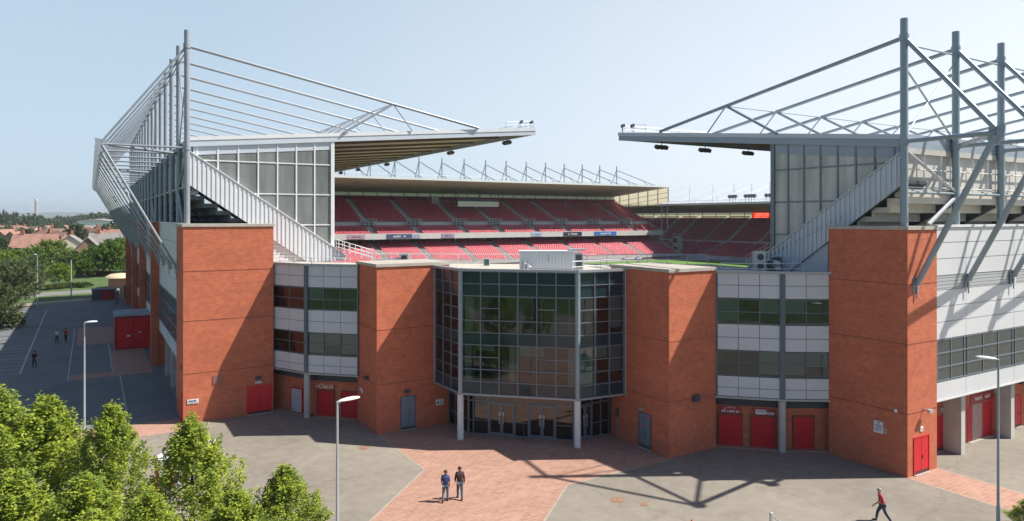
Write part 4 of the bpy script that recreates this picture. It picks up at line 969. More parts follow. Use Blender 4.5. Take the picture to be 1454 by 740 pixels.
m = MB(); m.box(X0, X1, 168.3, 169.9, 13.2, 13.7); m.box(X0, X1, 169.75, 169.9, 13.7, 15.0); m.build('walkway', mat('pale_walkway', (.66, .6, .58), .8), NS)
m = MB(); m.box(X0, X1, 163.0, 163.55, 10.85, 12.25); m.build('balcony_fascia', mat('balcony_panel', (.55, .54, .52), .6, 0, .05, .5), NS)
m = MB(); m.box(X0, X1, 168.5, 186, 9.9, 10.4); m.box(X0, X1, 170.5, 170.8, 9.0, 14.4); m.build('gallery_wall', STEELD, NS)
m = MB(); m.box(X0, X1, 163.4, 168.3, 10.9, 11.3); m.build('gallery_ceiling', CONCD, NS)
m = MB(); m.box(X0, X1, 168.36, 168.5, 9.0, 9.95); m.build('gallery_front', MAROON, NS)
m = MB()
for k in range(26): m.box(X0 + 2 + k * 4.5, X0 + 2.25 + k * 4.5, 168.0, 168.3, 9.6, 10.9)
m.build('gallery_column', GALV, NS)
m = MB(); m.box(X0, X1, 185.6, 186.0, 20.2, 22.25); m.build('back_wall', MAROON, NS)
m = MB()
k = 0; x = X0
while x < X1 - 1: m.box(x + .08, x + 3.9, 186.05, 186.12, 22.28, 23.2); x += 4.0
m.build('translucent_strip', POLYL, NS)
m = MB(); x = X0
while x < X1: m.box(x - .08, x + .08, 186.0, 186.25, 22.2, 23.3); x += 4.0
m.build('strip_post', CONCD, NS)
# roof
zf_ = lambda y: 25.9 + (23.6 - 25.9) * (y - 160) / 28
m = MB(); m.extr([(X0, 160, zf_(160) - .12), (X0, 186.3, zf_(186.3) - .12), (X0, 186.3, zf_(186.3)), (X0, 160, zf_(160))], (X1 - X0 + .3, 0, 0)); m.build('roof', ROOFT, NS)
m = MB(); m.extr([(X0, 160.3, zf_(160) - .55), (X0, 186.3, zf_(186.3) - .6), (X0, 186.3, zf_(186.3) - .13), (X0, 160.3, zf_(160) - .13)], (X1 - X0, 0, 0)); m.build('soffit', mat('tan_soffit', (.44, .37, .32), .8, 0, .15, .25), NS)
m = MB(); m.box(X0, X1 + .3, 159.85, 160.0, zf_(160) - .5, zf_(160) + .05); m.build('eave_trim', WHITEM, NS)
m = MB()
for k in range(int((X1 - X0) / 2.4)): m.tube((X0 + 2.4 * k, 160.2, zf_(160)), (X0 + 2.4 * k, 160.2, zf_(160) + .8), .03, n=5)
m.tube((X0, 160.2, zf_(160) + .8), (X1, 160.2, zf_(160) + .8), .03, n=5); m.build('catwalk_rail', WHITEM, NS)
# masts along the far roof
xm = [79.62 + 7.14 * k for k in range(-3, 11)]
m = MB(); m.tube((xm[0], 184, 23.8), (xm[0], 184, 33.4), .19, n=8); ms = m.build('mast', STEEL, NS)
m = MB(); m.tube((xm[0], 184, 32.0), (xm[0], 165.5, 26.2), .13, n=6); m.tube((xm[0], 184, 32.2), (xm[0], 189, 23.5), .13, n=6); m.tube((xm[0], 171, 27.9), (xm[0], 167, 25.4), .1, n=6); m.build('stay', STEEL, ms)
m = MB(); m.box(xm[0] - .6, xm[0] + .6, 164.5, 166.5, 25.5, 26.1); m.build('stay_anchor', GALV, ms)
for x in xm[1:]: copy_part(ms, NS, (x - xm[0], 0, 0))
# end gable of the far stand
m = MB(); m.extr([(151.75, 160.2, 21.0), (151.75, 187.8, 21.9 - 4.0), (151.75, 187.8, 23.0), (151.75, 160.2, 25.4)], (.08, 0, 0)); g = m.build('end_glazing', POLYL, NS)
m = MB()
for k in range(7):
    y = 160.2 + 27.6 * k / 6; m.box(151.6, 151.75, y - .12, y + .12, 21.0 - 3.1 * (y - 160.2) / 27.6, zf_(y) - .2)
for a in (.33, .66): m.bar((151.68, 160.2, 21 + 4.4 * a), (151.68, 187.8, 17.9 + 5.1 * a), .1, .12)
m.build('end_frame', mat('brown_frame', (.22, .18, .13), .6), g)
m = MB(); m.bar((151.9, 163.3, 11.6), (151.9, 188, 21.8), .35, 1.1); m.bar((151.9, 154.5, 4.6), (151.9, 168, 10.4), .35, 1.2); m.box(151.65, 152.1, 162.9, 168, 10.6, 12.3); m.build('end_stringer', CONCW, NS)
m = MB(); m.tube((152.1, 163.5, 4), (152.1, 163.5, 21), .12, n=8); m.tube((152.1, 161, 12), (152.1, 161, 21.2), .1, n=8); m.build('end_post', GALV, NS)
# adverts on the balcony fascia (flat boards hung on it)
ads = [(493, 518, (.42, .28, .34), 'mauve', 6), (549, 585, (.06, .08, .18), 'navy', 5), (585, 597, (.40, .42, .50), 'pale lilac', 3), (627, 645, (.36, .27, .40), 'lilac', 5), (755, 770, (.36, .45, .62), 'pale blue', 6), (800, 826, (.02, .025, .05), 'black', 7), (844, 875, (.03, .16, .48), 'bright blue', 4)]
for u0, u1, c, nm, n_ in ads:
    a, b = xY(u0, 163), xY(u1, 163)
    t = thing('advertising_board', '%s advertising board on the far stand balcony front' % nm, 'advert board', (a, 162.95, 11)); q = MB(); q.box(a, b, 162.9, 162.98, 11.05, 12.1); q.build('board', mat(nm.replace(' ', '_') + '_board', c, .5), t)
    q = MB(); glyphs(q, (0, 162.9), e1, a + (b - a) * .25, a + (b - a) * .75, 11.3, 11.85, 0, n_, 5 + n_); q.build('lettering', LETW if sum(c) < .9 and nm != 'lilac' else INK, t)
# hanging press gantry
a, b = xY(650, 171), xY(708, 171)
pg = thing('press_gantry', 'white boxed camera gantry hanging below the far stand roof', 'gantry', (a, 171, 19.5))
m = MB(); m.box(a, b, 170.9, 171.05, 19.2, 20.6); m.box(a, b, 171.05, 173, 19.2, 19.35); m.build('front_panel', mat('gantry_cream', (.66, .62, .56), .6), pg)
m = MB(); m.box(a + .5, b - .5, 172.2, 172.9, 20.2, 21.3); m.build('desk', STEELD, pg)
m = MB()
for x in (a, b): m.tube((x, 171, 19.2), (x, 171, 25), .1, n=6)
m.tube((a + 6.2, 171.2, 20.6), (a + 8, 171.2, 24.5), .12, n=6); m.build('hanger', STEELD, pg)
m = MB(); a2 = xY(612, 182); m.box(a2, a2 + 2.2, 181.5, 184, 20, 22.2); tag(m.build('stairwell_box', CONC, loc=(a2, 182, 20)), 'pale stairwell box at the top of the far upper tier', 'stairwell')
# vomitory blocks: railings around the stairwells of the upper tier
for i, x in enumerate(aiU):
    t = thing('stairwell_rails', ['first', 'second', 'third', 'fourth', 'fifth', 'sixth', 'seventh', 'eighth'][i] + ' stairwell opening from the left in the far upper tier', 'stairwell', (x + 1.2, 168.6, 14.2), 'stairwell openings of the far stand')
    m = MB(); m.box(x - 1.2, x + 1.9, 168.8, 169.7, 13.71, 15.35); m.build('wall', CONCD, t)
    m = MB()
    for dx in (-1.6, -.6, .5, 1.6, 2.4): m.tube((x + dx, 168.5, 13.7), (x + dx, 168.5, 15.8), .1, n=5)
    for z in (14.5, 15.1, 15.8): m.tube((x - 1.6, 168.5, z), (x + 2.4, 168.5, z), .09, n=5)
    m.build('railing', GALV, t)
# right hand end stand
ES = thing('end_grandstand', 'single sweep red seated stand in the far right corner under a low roof', 'grandstand', (165, 120, 4))
Y0e, Y1e = 70, 240
aE = [yX(u, 178) for u in (932.7, 968, 995.5, 1035, 1070.5)] + [yX(1115, 178)]
mb, ad = tier((153.6, 4.6), (165.2, 8.0), (Y0e, Y1e), 'Y', aE, 1.3); mb.build('lower_terrace', STEP, ES); ad.build('lower_steps', STEP, ES)
mb, ad = tier((166.8, 8.9), (178.0, 15.9), (Y0e, Y1e), 'Y', aE, 1.3); mb.build('upper_terrace', STEP, ES); ad.build('upper_steps', STEP, ES)
m = MB(); m.box(165.2, 166.8, Y0e, Y1e, 7.5, 8.1); m.box(166.65, 166.8, Y0e, Y1e, 8.1, 9.0); m.build('walkway', MATS['pale_walkway'], ES)
m = MB(); m.box(153.0, 153.25, Y0e, Y1e, 4.16, 5.3); m.build('perimeter_boards', mat('perimeter_panel', (.42, .45, .52), .6, 0, .3, .1), ES)
m = MB(); m.box(178.1, 178.4, Y0e, Y1e, 14.5, 16.0); m.build('back_wall', MAROON, ES)
m = MB(); y = Y0e
while y < Y1e: m.box(178.5, 178.6, y + .08, y + 5.9, 16.0, 17.6); y += 6
m.build('translucent_strip', POLYL, ES)
m = MB(); y = Y0e
while y < Y1e: m.box(178.4, 178.7, y - .1, y + .1, 15.9, 17.7); y += 6
m.build('strip_post', CONCD, ES)
zg = lambda x: 20.35 + (18.2 - 20.35) * (x - 152.3) / 27
m = MB(); m.extr([(152.3, Y0e, zg(152.3) - .12), (179, Y0e, zg(179) - .12), (179, Y0e, zg(179)), (152.3, Y0e, zg(152.3))], (0, Y1e - Y0e, 0)); m.build('roof', ROOFT, ES)
m = MB(); m.extr([(152.6, Y0e, zg(152.3) - .5), (179, Y0e, zg(179) - .55), (179, Y0e, zg(179) - .13), (152.6, Y0e, zg(152.3) - .13)], (0, Y1e - Y0e, 0)); m.build('soffit', MATS['tan_soffit'], ES)
m = MB(); m.box(152.15, 152.3, Y0e, Y1e, zg(152.3) - .45, zg(152.3) + .08); m.tube((152.5, Y0e, 21.1), (152.5, Y1e, 21.1), .04, n=5); m.build('eave_trim', WHITEM, ES)
yy = [yX(u, 176) for u in (979, 1012, 1042, 1067, 1093)] + [135, 120]
m = MB(); m.tube((176, yy[0], 18.2), (176, yy[0], 26.8), .11, n=8); ms = m.build('mast', WHITEM, ES)
m = MB(); m.tube((176, yy[0], 26), (158, yy[0], 20.2), .035, n=6); m.tube((176, yy[0], 26), (181, yy[0], 18.4), .05, n=6); m.build('stay', WHITEM, ms)
for y in yy[1:]: copy_part(ms, ES, (0, y - yy[0], 0))
for i, u in enumerate((1027, 1031, 1035, 1049.5, 1054, 1058, 1062, 1079, 1084, 1089)):
    y = yX(u, 151); m = MB(); m.tube((153.5, y, zg(153.5)), (153.5, y, 21.7), .05, n=6); m.bar((153.3, y, 21.8), (153.8, y, 22.3), .75, .7)
    grp = 'leftmost' if u < 1040 else ('middle' if u < 1070 else 'rightmost')
    o = tag(m.build('roof_floodlight', STEELD, loc=(151, y, 20.3)), 'small dark floodlight in the %s cluster on the corner stand roof' % grp, 'floodlight', 'floodlights in the %s cluster on the corner stand roof' % grp)
# red scoreboard
y0_, y1_ = yX(1094, 172), yX(1067.5, 172)
sb = thing('scoreboard', 'glowing red electronic scoreboard under the corner stand roof', 'scoreboard', (172, y0_, 16))
m = MB(); m.box(172, 172.4, y0_, y1_, 15.9, 17.9); m.build('casing', mat('scoreboard_case', (.12, .01, .01), .5), sb)
m = MB(); m.box(171.94, 172.0, y0_ + .3, y1_ - .3, 16.1, 17.7); m.build('screen', mat('red_screen', (.3, .01, .01), .5, emit=(1, .04, .02, .55)), sb)
g = MB()
for r_, z in enumerate((17.25, 16.75, 16.2)): glyphs(g, (171.94, 0), (0, -1), -y1_ + 1.0, -y0_ - .6, z, z + .32, 0, 14, 200 + r_)
g.build('lettering', mat('lit_letters', (.8, .3, .2), .5, emit=(1, .28, .15, 1.2)), sb)
m = MB(); yv = yX(960.5, 156); m.box(155.5, 157.5, yv - 1.1, yv + 1.1, 4.2, 10.2); o = thing('access_tower', 'pale access tower with a dark opening in front of the corner stand seats', 'tower', (156, yv, 4.2)); m.build('wall', CONCW, o)
m = MB(); m.box(155.45, 155.5, yv - .8, yv + .8, 4.4, 7.2); m.box(155.45, 155.5, yv - .9, yv + .9, 8.4, 9.9); m.build('opening', STEELD, o)
m = MB()
for yq in (-1, -.3, .4, 1): m.tube((155.5, yv + yq, 10.2), (155.5, yv + yq, 11.3), .06, n=5)
m.tube((155.5, yv - 1, 11.3), (155.5, yv + 1, 11.3), .06, n=5); m.build('railing', GALV, o)
# stair rail beside left stringer foot and at right
def slope_rail(label, p, q, h=1.0, n=5, mm=WHITEM):
    m = MB(); p = Vector(p); q = Vector(q)
    for k in range(n + 1):
        x = p.lerp(q, k / n); m.tube(x, x + Vector((0, 0, h)), .035, n=6)
    for hh in (h, h * .66, h * .33): m.tube(p + Vector((0, 0, hh)), q + Vector((0, 0, hh)), .03, n=6)
    return tag(m.build('stair_rail', mm, loc=tuple(p)), label, 'railing')
slope_rail('white sloping stair rail at the foot of the left white stringer', (19.6, 63.7, 13.0), (22.6, 63.2, 12.0), 1.0, 6)
slope_rail('second sloping stair rail just behind the left stringer foot', (19.8, 65.2, 13.0), (23.4, 64.7, 11.9), 1.0, 6)
slope_rail('white sloping stair rail at the foot of the right stringer', (44.9, 38.6, 12.2), (44.9, 36.3, 13.3), .8, 5, mat('cream_rail', (.62, .5, .38), .5))

# seats: the 300 nearest that show are single objects, the others one object
S = ALLSEATS
pos = np.array([s[0] for s in S]); ax = np.array([0 if s[1] == 'X' else 1 for s in S])
dd_ = pos[:, 0] * S_ + pos[:, 1] * C_; lat_ = pos[:, 0] * C_ - pos[:, 1] * S_
uu = CX + F_ * lat_ / dd_; vv = HZ + F_ * (H_ - pos[:, 2] - .6) / dd_
vis = (uu > 478) & (uu < 730) & (vv < 355) & (ax == 0) & ~((uu > 520) & (uu < 612) & (vv > 347))
order = np.argsort(np.where(vis, dd_, 1e9))[:300]; near = np.zeros(len(S), bool); near[order] = True
UX, FX = (1, 0, 0), (0, -1, 0); UY, FY = (0, 1, 0), (-1, 0, 0)
Vs = []; Fs = []; off = 0; Ts = []; srs = np.random.RandomState(4)
for a_, U, Fw in ((0, UX, FX), (1, UY, FY)):
    sel = (~near) & (ax == a_)
    V, F, C, Fp = seat_arrays(pos[sel], U, Fw); Vs.append(V); Fs.append(F + off); off += len(V)
    pz = pos[sel]; low = (pz[:, 2] < 10) & (a_ == 0); Ts.append(np.repeat(np.clip(srs.uniform(.0, .4, len(pz)) + np.where(low, .45, .20), 0, 1), 16))  # lower tier raised paler: sun glare and fading put into seat colour
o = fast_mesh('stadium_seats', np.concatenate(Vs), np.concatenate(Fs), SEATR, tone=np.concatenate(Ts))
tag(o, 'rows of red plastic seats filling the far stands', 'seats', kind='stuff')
_, _, C, Fp = seat_arrays(np.zeros((1, 3)), UX, FX)
sme = None
ORD = ['zeroth', 'first', 'second', 'third', 'fourth', 'fifth', 'sixth', 'seventh', 'eighth', 'ninth', 'tenth', 'eleventh', 'twelfth', 'thirteenth', 'fourteenth', 'fifteenth', 'sixteenth', 'seventeenth', 'eighteenth', 'nineteenth']
TENS = ['', '', 'twenty', 'thirty', 'forty', 'fifty', 'sixty', 'seventy', 'eighty', 'ninety']
def ordn(n): return ORD[n] if n < 20 else (TENS[n // 10][:-1] + 'ieth' if n % 10 == 0 else TENS[n // 10] + '-' + ORD[n % 10])
rowsU = sorted({(pos[i][2] > 11, round(pos[i][1], 2)) for i in order}); seen = {}
for i in sorted(order, key=lambda i: pos[i][0]):
    k = (pos[i][2] > 11, round(pos[i][1], 2)); seen.setdefault(k, []).append(i)
SLAB = {}
for k, lst in seen.items():
    rr_ = [q for q in rowsU if q[0] == k[0]].index(k) + 1
    for n_, i in enumerate(lst): SLAB[i] = 'red seat, %s row of far %s tier, %s seat right of white gable post' % (ordn(rr_), 'upper' if k[0] else 'lower', ordn(n_ + 1))
for i in order:
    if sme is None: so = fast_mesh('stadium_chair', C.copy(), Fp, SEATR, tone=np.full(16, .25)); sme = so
    else: so = sme.copy(); COL.objects.link(so)
    so.location = tuple(pos[i])
    up = pos[i][2] > 11
    tag(so, SLAB[i], 'seat', 'single red seats of the far %s tier' % ('upper' if up else 'lower'))

# ------------------------------------------------------------------ lamp posts
def lamp_post(label, x, y, h, rz, group=None, arm=.9, head=True, mm=None, r=.075):
    t = local('street_lamp', label, 'street lamp', (x, y, 0), group, rz)
    m = MB(); m.lathe([(.16, 0), (.16, .02), (r * 1.25, .05), (r * 1.25, 1.2), (r, 1.25), (r * .62, h)], (0, 0, 0), 12); m.build('pole', mm or GALV, t, smooth=True)
    m = MB(); m.lathe([(0.02, 0), (.05, .02), (.05, .1), (.02, .12)], (0, 0, h), 10); m.tube((0, 0, h + .03), (.15, 0, h + .08), .035); m.build('arm', mm or GALV, t)
    # cobra head
    hm = MB(); n = 12; rings = []
    for k, (sx, w, tz) in enumerate(((.05, .05, .03), (.2, .10, .055), (.45, .15, .075), (.7, .155, .07), (.9, .12, .05), (1.0, .04, .02))):
        rings.append([(sx * arm, w * math.cos(2 * PI * j / n), h + .1 + sx * .07 + tz * math.sin(2 * PI * j / n) * (1.3 if math.sin(2 * PI * j / n) > 0 else .7)) for j in range(n)])
    for a, b in zip(rings, rings[1:]):
        i = len(hm.v); hm.v += a + b
        for j in range(n): hm.f.append((i + j, i + (j + 1) % n, i + n + (j + 1) % n, i + n + j)); hm.m.append(0)
    for ring, rev in ((rings[0], True), (rings[-1], False)):
        i = len(hm.v); hm.v += ring; hm.f.append(tuple(range(i + n - 1, i - 1, -1)) if rev else tuple(range(i, i + n))); hm.m.append(0)
    hm.build('lamp_head', mat('white_lamp_head', (.75, .76, .77), .35), t, smooth=True)
    return t
x, y, _ = at(120, 458, 8.7)
lamp_post('tall grey lamp post on the shaded left road behind the trees', x, y, 8.6, -TH, 'lamp posts')
x, y = W((479 - CX) * .0292, 29.2); lamp_post('tall grey lamp post standing in front of the left panelled bay', x, y, 8.3, -TH + .5, 'lamp posts', .95)
x, y = W((1417.5 - CX) * .0362, 36.2); lamp_post('tall blue grey lamp post in front of the right white facade', x, y, 8.65, -TH + PI - .35, 'lamp posts', 1.0, mm=STEEL)
x, y, _ = at(53, 434); lamp_post('distant lamp post at the far end of the car park by the hedge', x, y, 7.6 + 1.6, -TH + PI * .9, 'lamp posts', .9, mm=GALV, r=.12)
x, y, _ = at(101, 421); m = MB(); m.lathe([(.13, 0), (.1, 7.4), (.02, 7.5)], (x, y, 0), 8); m.box(x - .3, x + .3, y - .05, y + .05, 1.6, 1.9); tag(m.build('plain_post', mat('pinkish_post', (.5, .42, .38), .6), loc=(x, y, 0)), 'plain pale pole without a lamp beside the far hedge', 'pole')
x, y = W((199.5 - CX) * .0375, 37.5); m = MB(); m.lathe([(.085, 0), (.085, 3.9), (.07, 3.93)], (x, y, 0), 14); m.tube((x, y, 2.9), (x + .25, y - .1, 3.0), .03, n=6)
tag(m.build('steel_post', GALV, loc=(x, y, 0), smooth=True), 'short thick galvanised post standing among the foreground trees', 'post')

# cycle shelter, barrier, cone
sx, sy, _ = at(222, 650, 2.35); ex_, ey_, _ = at(256, 629, 2.35)
sh = thing('cycle_shelter', 'red framed shelter with a white roof edge hidden behind the foreground trees', 'shelter', (sx, sy, 0))
e, l = unit((sx, sy), (ex_, ey_)); l = max(l, 3.6)
m = MB()
for s in (0.05, l / 2, l - .05): m.obox((sx, sy), e, s - .06, s + .06, -.06, .06, 0, 2.2); m.obox((sx, sy), e, s - .05, s + .05, -1.6, -.06, 2.1, 2.2)
m.build('frame', mat('red_frame_paint', (.5, .04, .02), .5), sh)
m = MB(); m.obox((sx, sy), e, -.15, l + .15, -.1, .02, 2.2, 2.42); m.obox((sx, sy), e, -.15, l + .15, -1.8, -.1, 2.24, 2.28); m.build('roof_edge', WHITEM, sh)
m = MB(); m.obox((sx, sy), e, 0.05, l, -1.0, -.95, .3, .8); m.build('rail', GALV, sh)
x, y, _ = at(1094.5, 728, 1.25)
gt = thing('barrier_gate', 'galvanised barrier post with a sloping gate arm at the bottom edge', 'barrier', (x, y, 0))
m = MB(); m.box(x - .05, x + .05, y - .05, y + .05, 0, 1.15); m.lathe([(.05, 0), (.075, .04), (.075, .1), (.03, .14)], (x, y, 1.15), 10); m.build('post', GALV, gt)
rx, ry = C_, -S_
m = MB(); m.bar((x + rx * .05, y + ry * .05, 1.1), (x + rx * .8, y + ry * .8 - .1, .5), .05, .07); m.bar((x + rx * .05, y + ry * .05, .35), (x + rx * .8, y + ry * .8, .35), .05, .06); m.build('gate_arm', WHITEM, gt)
x, y, _ = at(982, 737.5, .75)
cn = thing('traffic_cone', 'red traffic cone tip at the bottom edge of the picture', 'traffic cone', (x, y, 0))
m = MB(); m.lathe([(.2, .03), (.03, .75)], (x, y, 0), 14); m.build('cone', mat('cone_red', (.5, .05, .02), .5), cn, smooth=True)
m = MB(); m.box(x - .22, x + .22, y - .22, y + .22, 0, .03); m.build('base', STEELD, cn)

# red kiosk sheds on the left
def shed(label, x0, x1, y0, y1, h, roofm, split=True):
    t = thing('red_shed', label, 'shed', ((x0 + x1) / 2, y0, 0))
    m = MB(); m.box(x0, x1, y0, y1, 0, h - .2); m.build('wall', mat('dark_red_panel', (.30, .008, .014), .5, 0, .08, 1), t)
    m = MB(); m.box(x0 - .12, x1 + .12, y0 - .12, y1 + .12, h - .2, h); m.build('roof', roofm, t)
    m = MB()
    if split:
        w = (x1 - x0)
        for a, b in ((.06, .5), (.54, .97)): m.box(x0 + w * a, x0 + w * b, y0 - .03, y0, .1, h - .5)
        m.build('shutter', REDD, t)
        m = MB(); m.box(x0 + w * .33, x0 + w * .42, y0 - .05, y0 - .03, 1.5, 1.7); m.box(x0 + w * .65, x0 + w * .72, y0 - .05, y0 - .03, 1.9, 2.0); m.build('notice', SWHITE, t)
    else:
        m.box(x0 + .2, x0 + 1.3, y0 - .03, y0, .1, 1.9); m.build('door', mat('slate_blue_door', (.06, .09, .14), .5), t)
    return t
shed('large dark red kiosk with a grey flat roof against the shaded facade', 2.6, 6.45, 98.2, 103.8, 4.2, mat('streaked_grey_roof', (.30, .34, .36), .7, 0, .4, .7))
shed('small low red hut at the far end of the shaded road', .3, 4.4, 159.3, 162.5, 2.1, mat('dark_flat_roof', (.16, .15, .15), .8), False)
x, y, _ = at(166, 431); m = MB(); m.box(x - .35, x + .35, y - .3, y + .3, 0, 2.3); m.box(x - .42, x + .42, y - .36, y + .36, 2.3, 2.42); tag(m.build('ticket_machine', CONCD, loc=(x, y, 0)), 'grey upright cabinet beside the small low red hut', 'cabinet')
x, y, _ = at(174, 424); m = MB(); m.box(x - .5, x + .3, y - .3, y + .3, 0, 2.5); m.box(x - .1, x - .05, y - .32, y - .3, .6, 1.7); tag(m.build('advert_panel', mat('yellow_white_panel', (.5, .46, .3), .6), loc=(x, y, 0)), 'cream upright panel between red hut and brick piers', 'panel')
x, y, _ = at(180, 423); m = MB(); m.box(x - .6, x + .6, y, y + .6, 0, 2.4); m.box(x - .7, x + .7, y - .1, y + .7, 2.4, 2.52); tag(m.build('red_kiosk', mat('dark_red_panel', (.3, .01, .01), .5), loc=(x, y, 0)), 'narrow red kiosk beside the far brick piers', 'kiosk')
x, y, _ = at(172, 409); t = thing('gatehouse', 'low gatehouse with a cream curved roof beyond the red hut', 'gatehouse', (x, y, 0)); m = MB(); m.box(x - 2.5, x + 2.5, y, y + 4, 0, 2.3); m.build('wall', mat('brown_render', (.35, .2, .12), .8), t)
m = MB(); m.lathe([(3.4, 0), (3.2, .3), (2.2, .8), (.3, 1.0)], (x, y + 2, 2.3), 20); m.build('roof', mat('cream_roof', (.6, .5, .33), .7), t, smooth=True)

# ------------------------------------------------------------------ trees
def rot_rand(rs, n):
    q = rs.normal(size=(n, 4)); q /= np.linalg.norm(q, axis=1)[:, None]; w, x, y, z = q.T
    return np.stack([np.stack([1 - 2 * (y * y + z * z), 2 * (x * y - z * w), 2 * (x * z + y * w)], 1), np.stack([2 * (x * y + z * w), 1 - 2 * (x * x + z * z), 2 * (y * z - x * w)], 1)], 1)
def leaf_mesh(C, size, rs, up=.5, tone=None):
    n = len(C); A = rs.normal(size=(n, 3)); A[:, 2] *= (1 - up); A /= np.linalg.norm(A, axis=1)[:, None]
    Nn = rs.normal(size=(n, 3)); Nn[:, 2] = np.abs(Nn[:, 2]) + up * 1.5; B = np.cross(Nn, A); B /= np.linalg.norm(B, axis=1)[:, None]
    s = size * rs.uniform(.6, 1.3, n)[:, None]
    V = np.stack([C - A * s * .6, C + B * s * .34 - A * s * .05, C + A * s * .6, C - B * s * .34 - A * s * .05], 1).reshape(-1, 3)
    F = np.arange(4 * n).reshape(n, 4); return V, F
def crown(rs, n_clump, n_leaf, rad, z0, z1, shape='egg', clump=.5, lift=.5, elong=1.4):
    """clump centres fill an egg, leaves gather round upward and outward pointing shoots"""
    hh = z1 - z0; Cs = []; T = []
    for i in range(n_clump):
        while True:
            th = rs.uniform(0, 2 * PI); f = rs.uniform(0, 1) ** .75; 
            if shape == 'egg': prof = math.sin(PI * min(1, (f * .80 + .18))) ** .9 * (1.25 - .72 * f)
            elif shape == 'cone': prof = (1 - f) ** .8 * 1.0 + .06
            else: prof = math.sin(PI * (f * .8 + .16)) ** .6
            rr = rad * prof * rs.uniform(.0, 1) ** .42; break
        c = np.array((rr * math.cos(th), rr * math.sin(th), z0 + f * hh * .95))
        d = np.array((math.cos(th) * (rr / rad + .15), math.sin(th) * (rr / rad + .15), lift + .9 * f)); d /= np.linalg.norm(d)
        L = clump * elong * rs.uniform(.7, 1.5); w = clump * .36 * rs.uniform(.8, 1.25)
        u = rs.uniform(0, 1, n_leaf) ** .8
        g = rs.normal(size=(n_leaf, 3)) * w * (1.05 - .7 * u)[:, None]; g[:, 2] *= .8
        P = c + d * (u * L)[:, None] + g
        Cs.append(P); T.append(np.clip(rs.uniform(.15, .85) + rs.normal(size=n_leaf) * .14, 0, 1))
    return np.concatenate(Cs), np.concatenate(T)
def tree_mesh(seed, h, rad, trunk_h, n_clump, n_leaf, leaf, shape, clump, lift=.5, trunk_r=.16):
    rs = np.random.RandomState(seed); C, T = crown(rs, n_clump, n_leaf, rad, trunk_h, h - clump * .6, shape, clump, lift)
    V, F = leaf_mesh(C, leaf, rs); tone = np.repeat(T, 4)
    tb = MB(); tb.tube((0, 0, -.05), (.05, .03, trunk_h), trunk_r, trunk_r * .8, 9); tb.tube((.05, .03, trunk_h), (.0, .0, h * .86), trunk_r * .8, trunk_r * .15, 8)
    rr = random.Random(seed)
    for k in range(14):
        z = trunk_h + (h - trunk_h) * rr.uniform(.0, .7); a = rr.uniform(0, 2 * PI); q = rad * rr.uniform(.5, .9) * (1 - .5 * (z - trunk_h) / (h - trunk_h))
        tb.tube((0, 0, z), (math.cos(a) * q, math.sin(a) * q, z + q * .8), trunk_r * .35, trunk_r * .07, 5)
    return V, F, tone, tb
TREES = {}
def tree(label, x, y, h, rad, key, seed=0, rz=0, group=None, cat='tree', name='tree', **kw):
    k = (key, seed)
    if k not in TREES:
        sp = dict(KINDS[key]); lm = leaf_mat('leaves_' + key, sp.pop('col'), sp.pop('var', .35), sp.pop('tr', .35)); H0, R0 = sp.pop('h'), sp.pop('rad')
        V, F, tone, tb = tree_mesh(seed * 13 + len(key), H0, R0, **sp)
        V[:, 2] *= H0 / V[:, 2].max(); V[:, :2] *= R0 / np.percentile(np.hypot(V[:, 0], V[:, 1]), 97)
        t = local(name, label, cat, (x, y, 0), group, rz); t.scale = (rad / R0, rad / R0, h / H0)
        o = fast_mesh('crown', V, F, lm, t, tone=tone); tb.build('trunk', BARK, t, smooth=True)
        TREES[k] = t; return t
    return copy_thing(TREES[k], (x, y, 0), rz, label, (rad / KINDS[key]['rad'], rad / KINDS[key]['rad'], h / KINDS[key]['h']), group)
KINDS = {
    'near': dict(h=7.6, rad=2.1, trunk_h=1.1, n_clump=235, n_leaf=84, leaf=.145, shape='egg', clump=.66, lift=1.1, col=(.305, .385, .06), var=.48, tr=.45, trunk_r=.13),
    'mid': dict(h=9, rad=4.2, trunk_h=1.5, n_clump=260, n_leaf=46, leaf=.40, shape='round', clump=1.0, lift=.3, col=(.12, .20, .035), var=.45, tr=.3, trunk_r=.22),
    'bright': dict(h=7, rad=3.2, trunk_h=1.4, n_clump=190, n_leaf=46, leaf=.30, shape='round', clump=.8, lift=.4, col=(.19, .28, .035), var=.35, tr=.35, trunk_r=.15),
    'willow': dict(h=10, rad=5.5, trunk_h=1.0, n_clump=330, n_leaf=50, leaf=.36, shape='round', clump=1.2, lift=.2, col=(.12, .155, .06), var=.35, tr=.3, trunk_r=.3),
    'far': dict(h=8, rad=5, trunk_h=1.0, n_clump=70, n_leaf=45, leaf=.9, shape='round', clump=1.6, lift=.2, col=(.06, .105, .03), var=.35, tr=.2, trunk_r=.3),
    'bush': dict(h=1.6, rad=1.6, trunk_h=.1, n_clump=90, n_leaf=40, leaf=.2, shape='round', clump=.5, lift=.3, col=(.09, .13, .03), var=.4, tr=.3, trunk_r=.05),
}
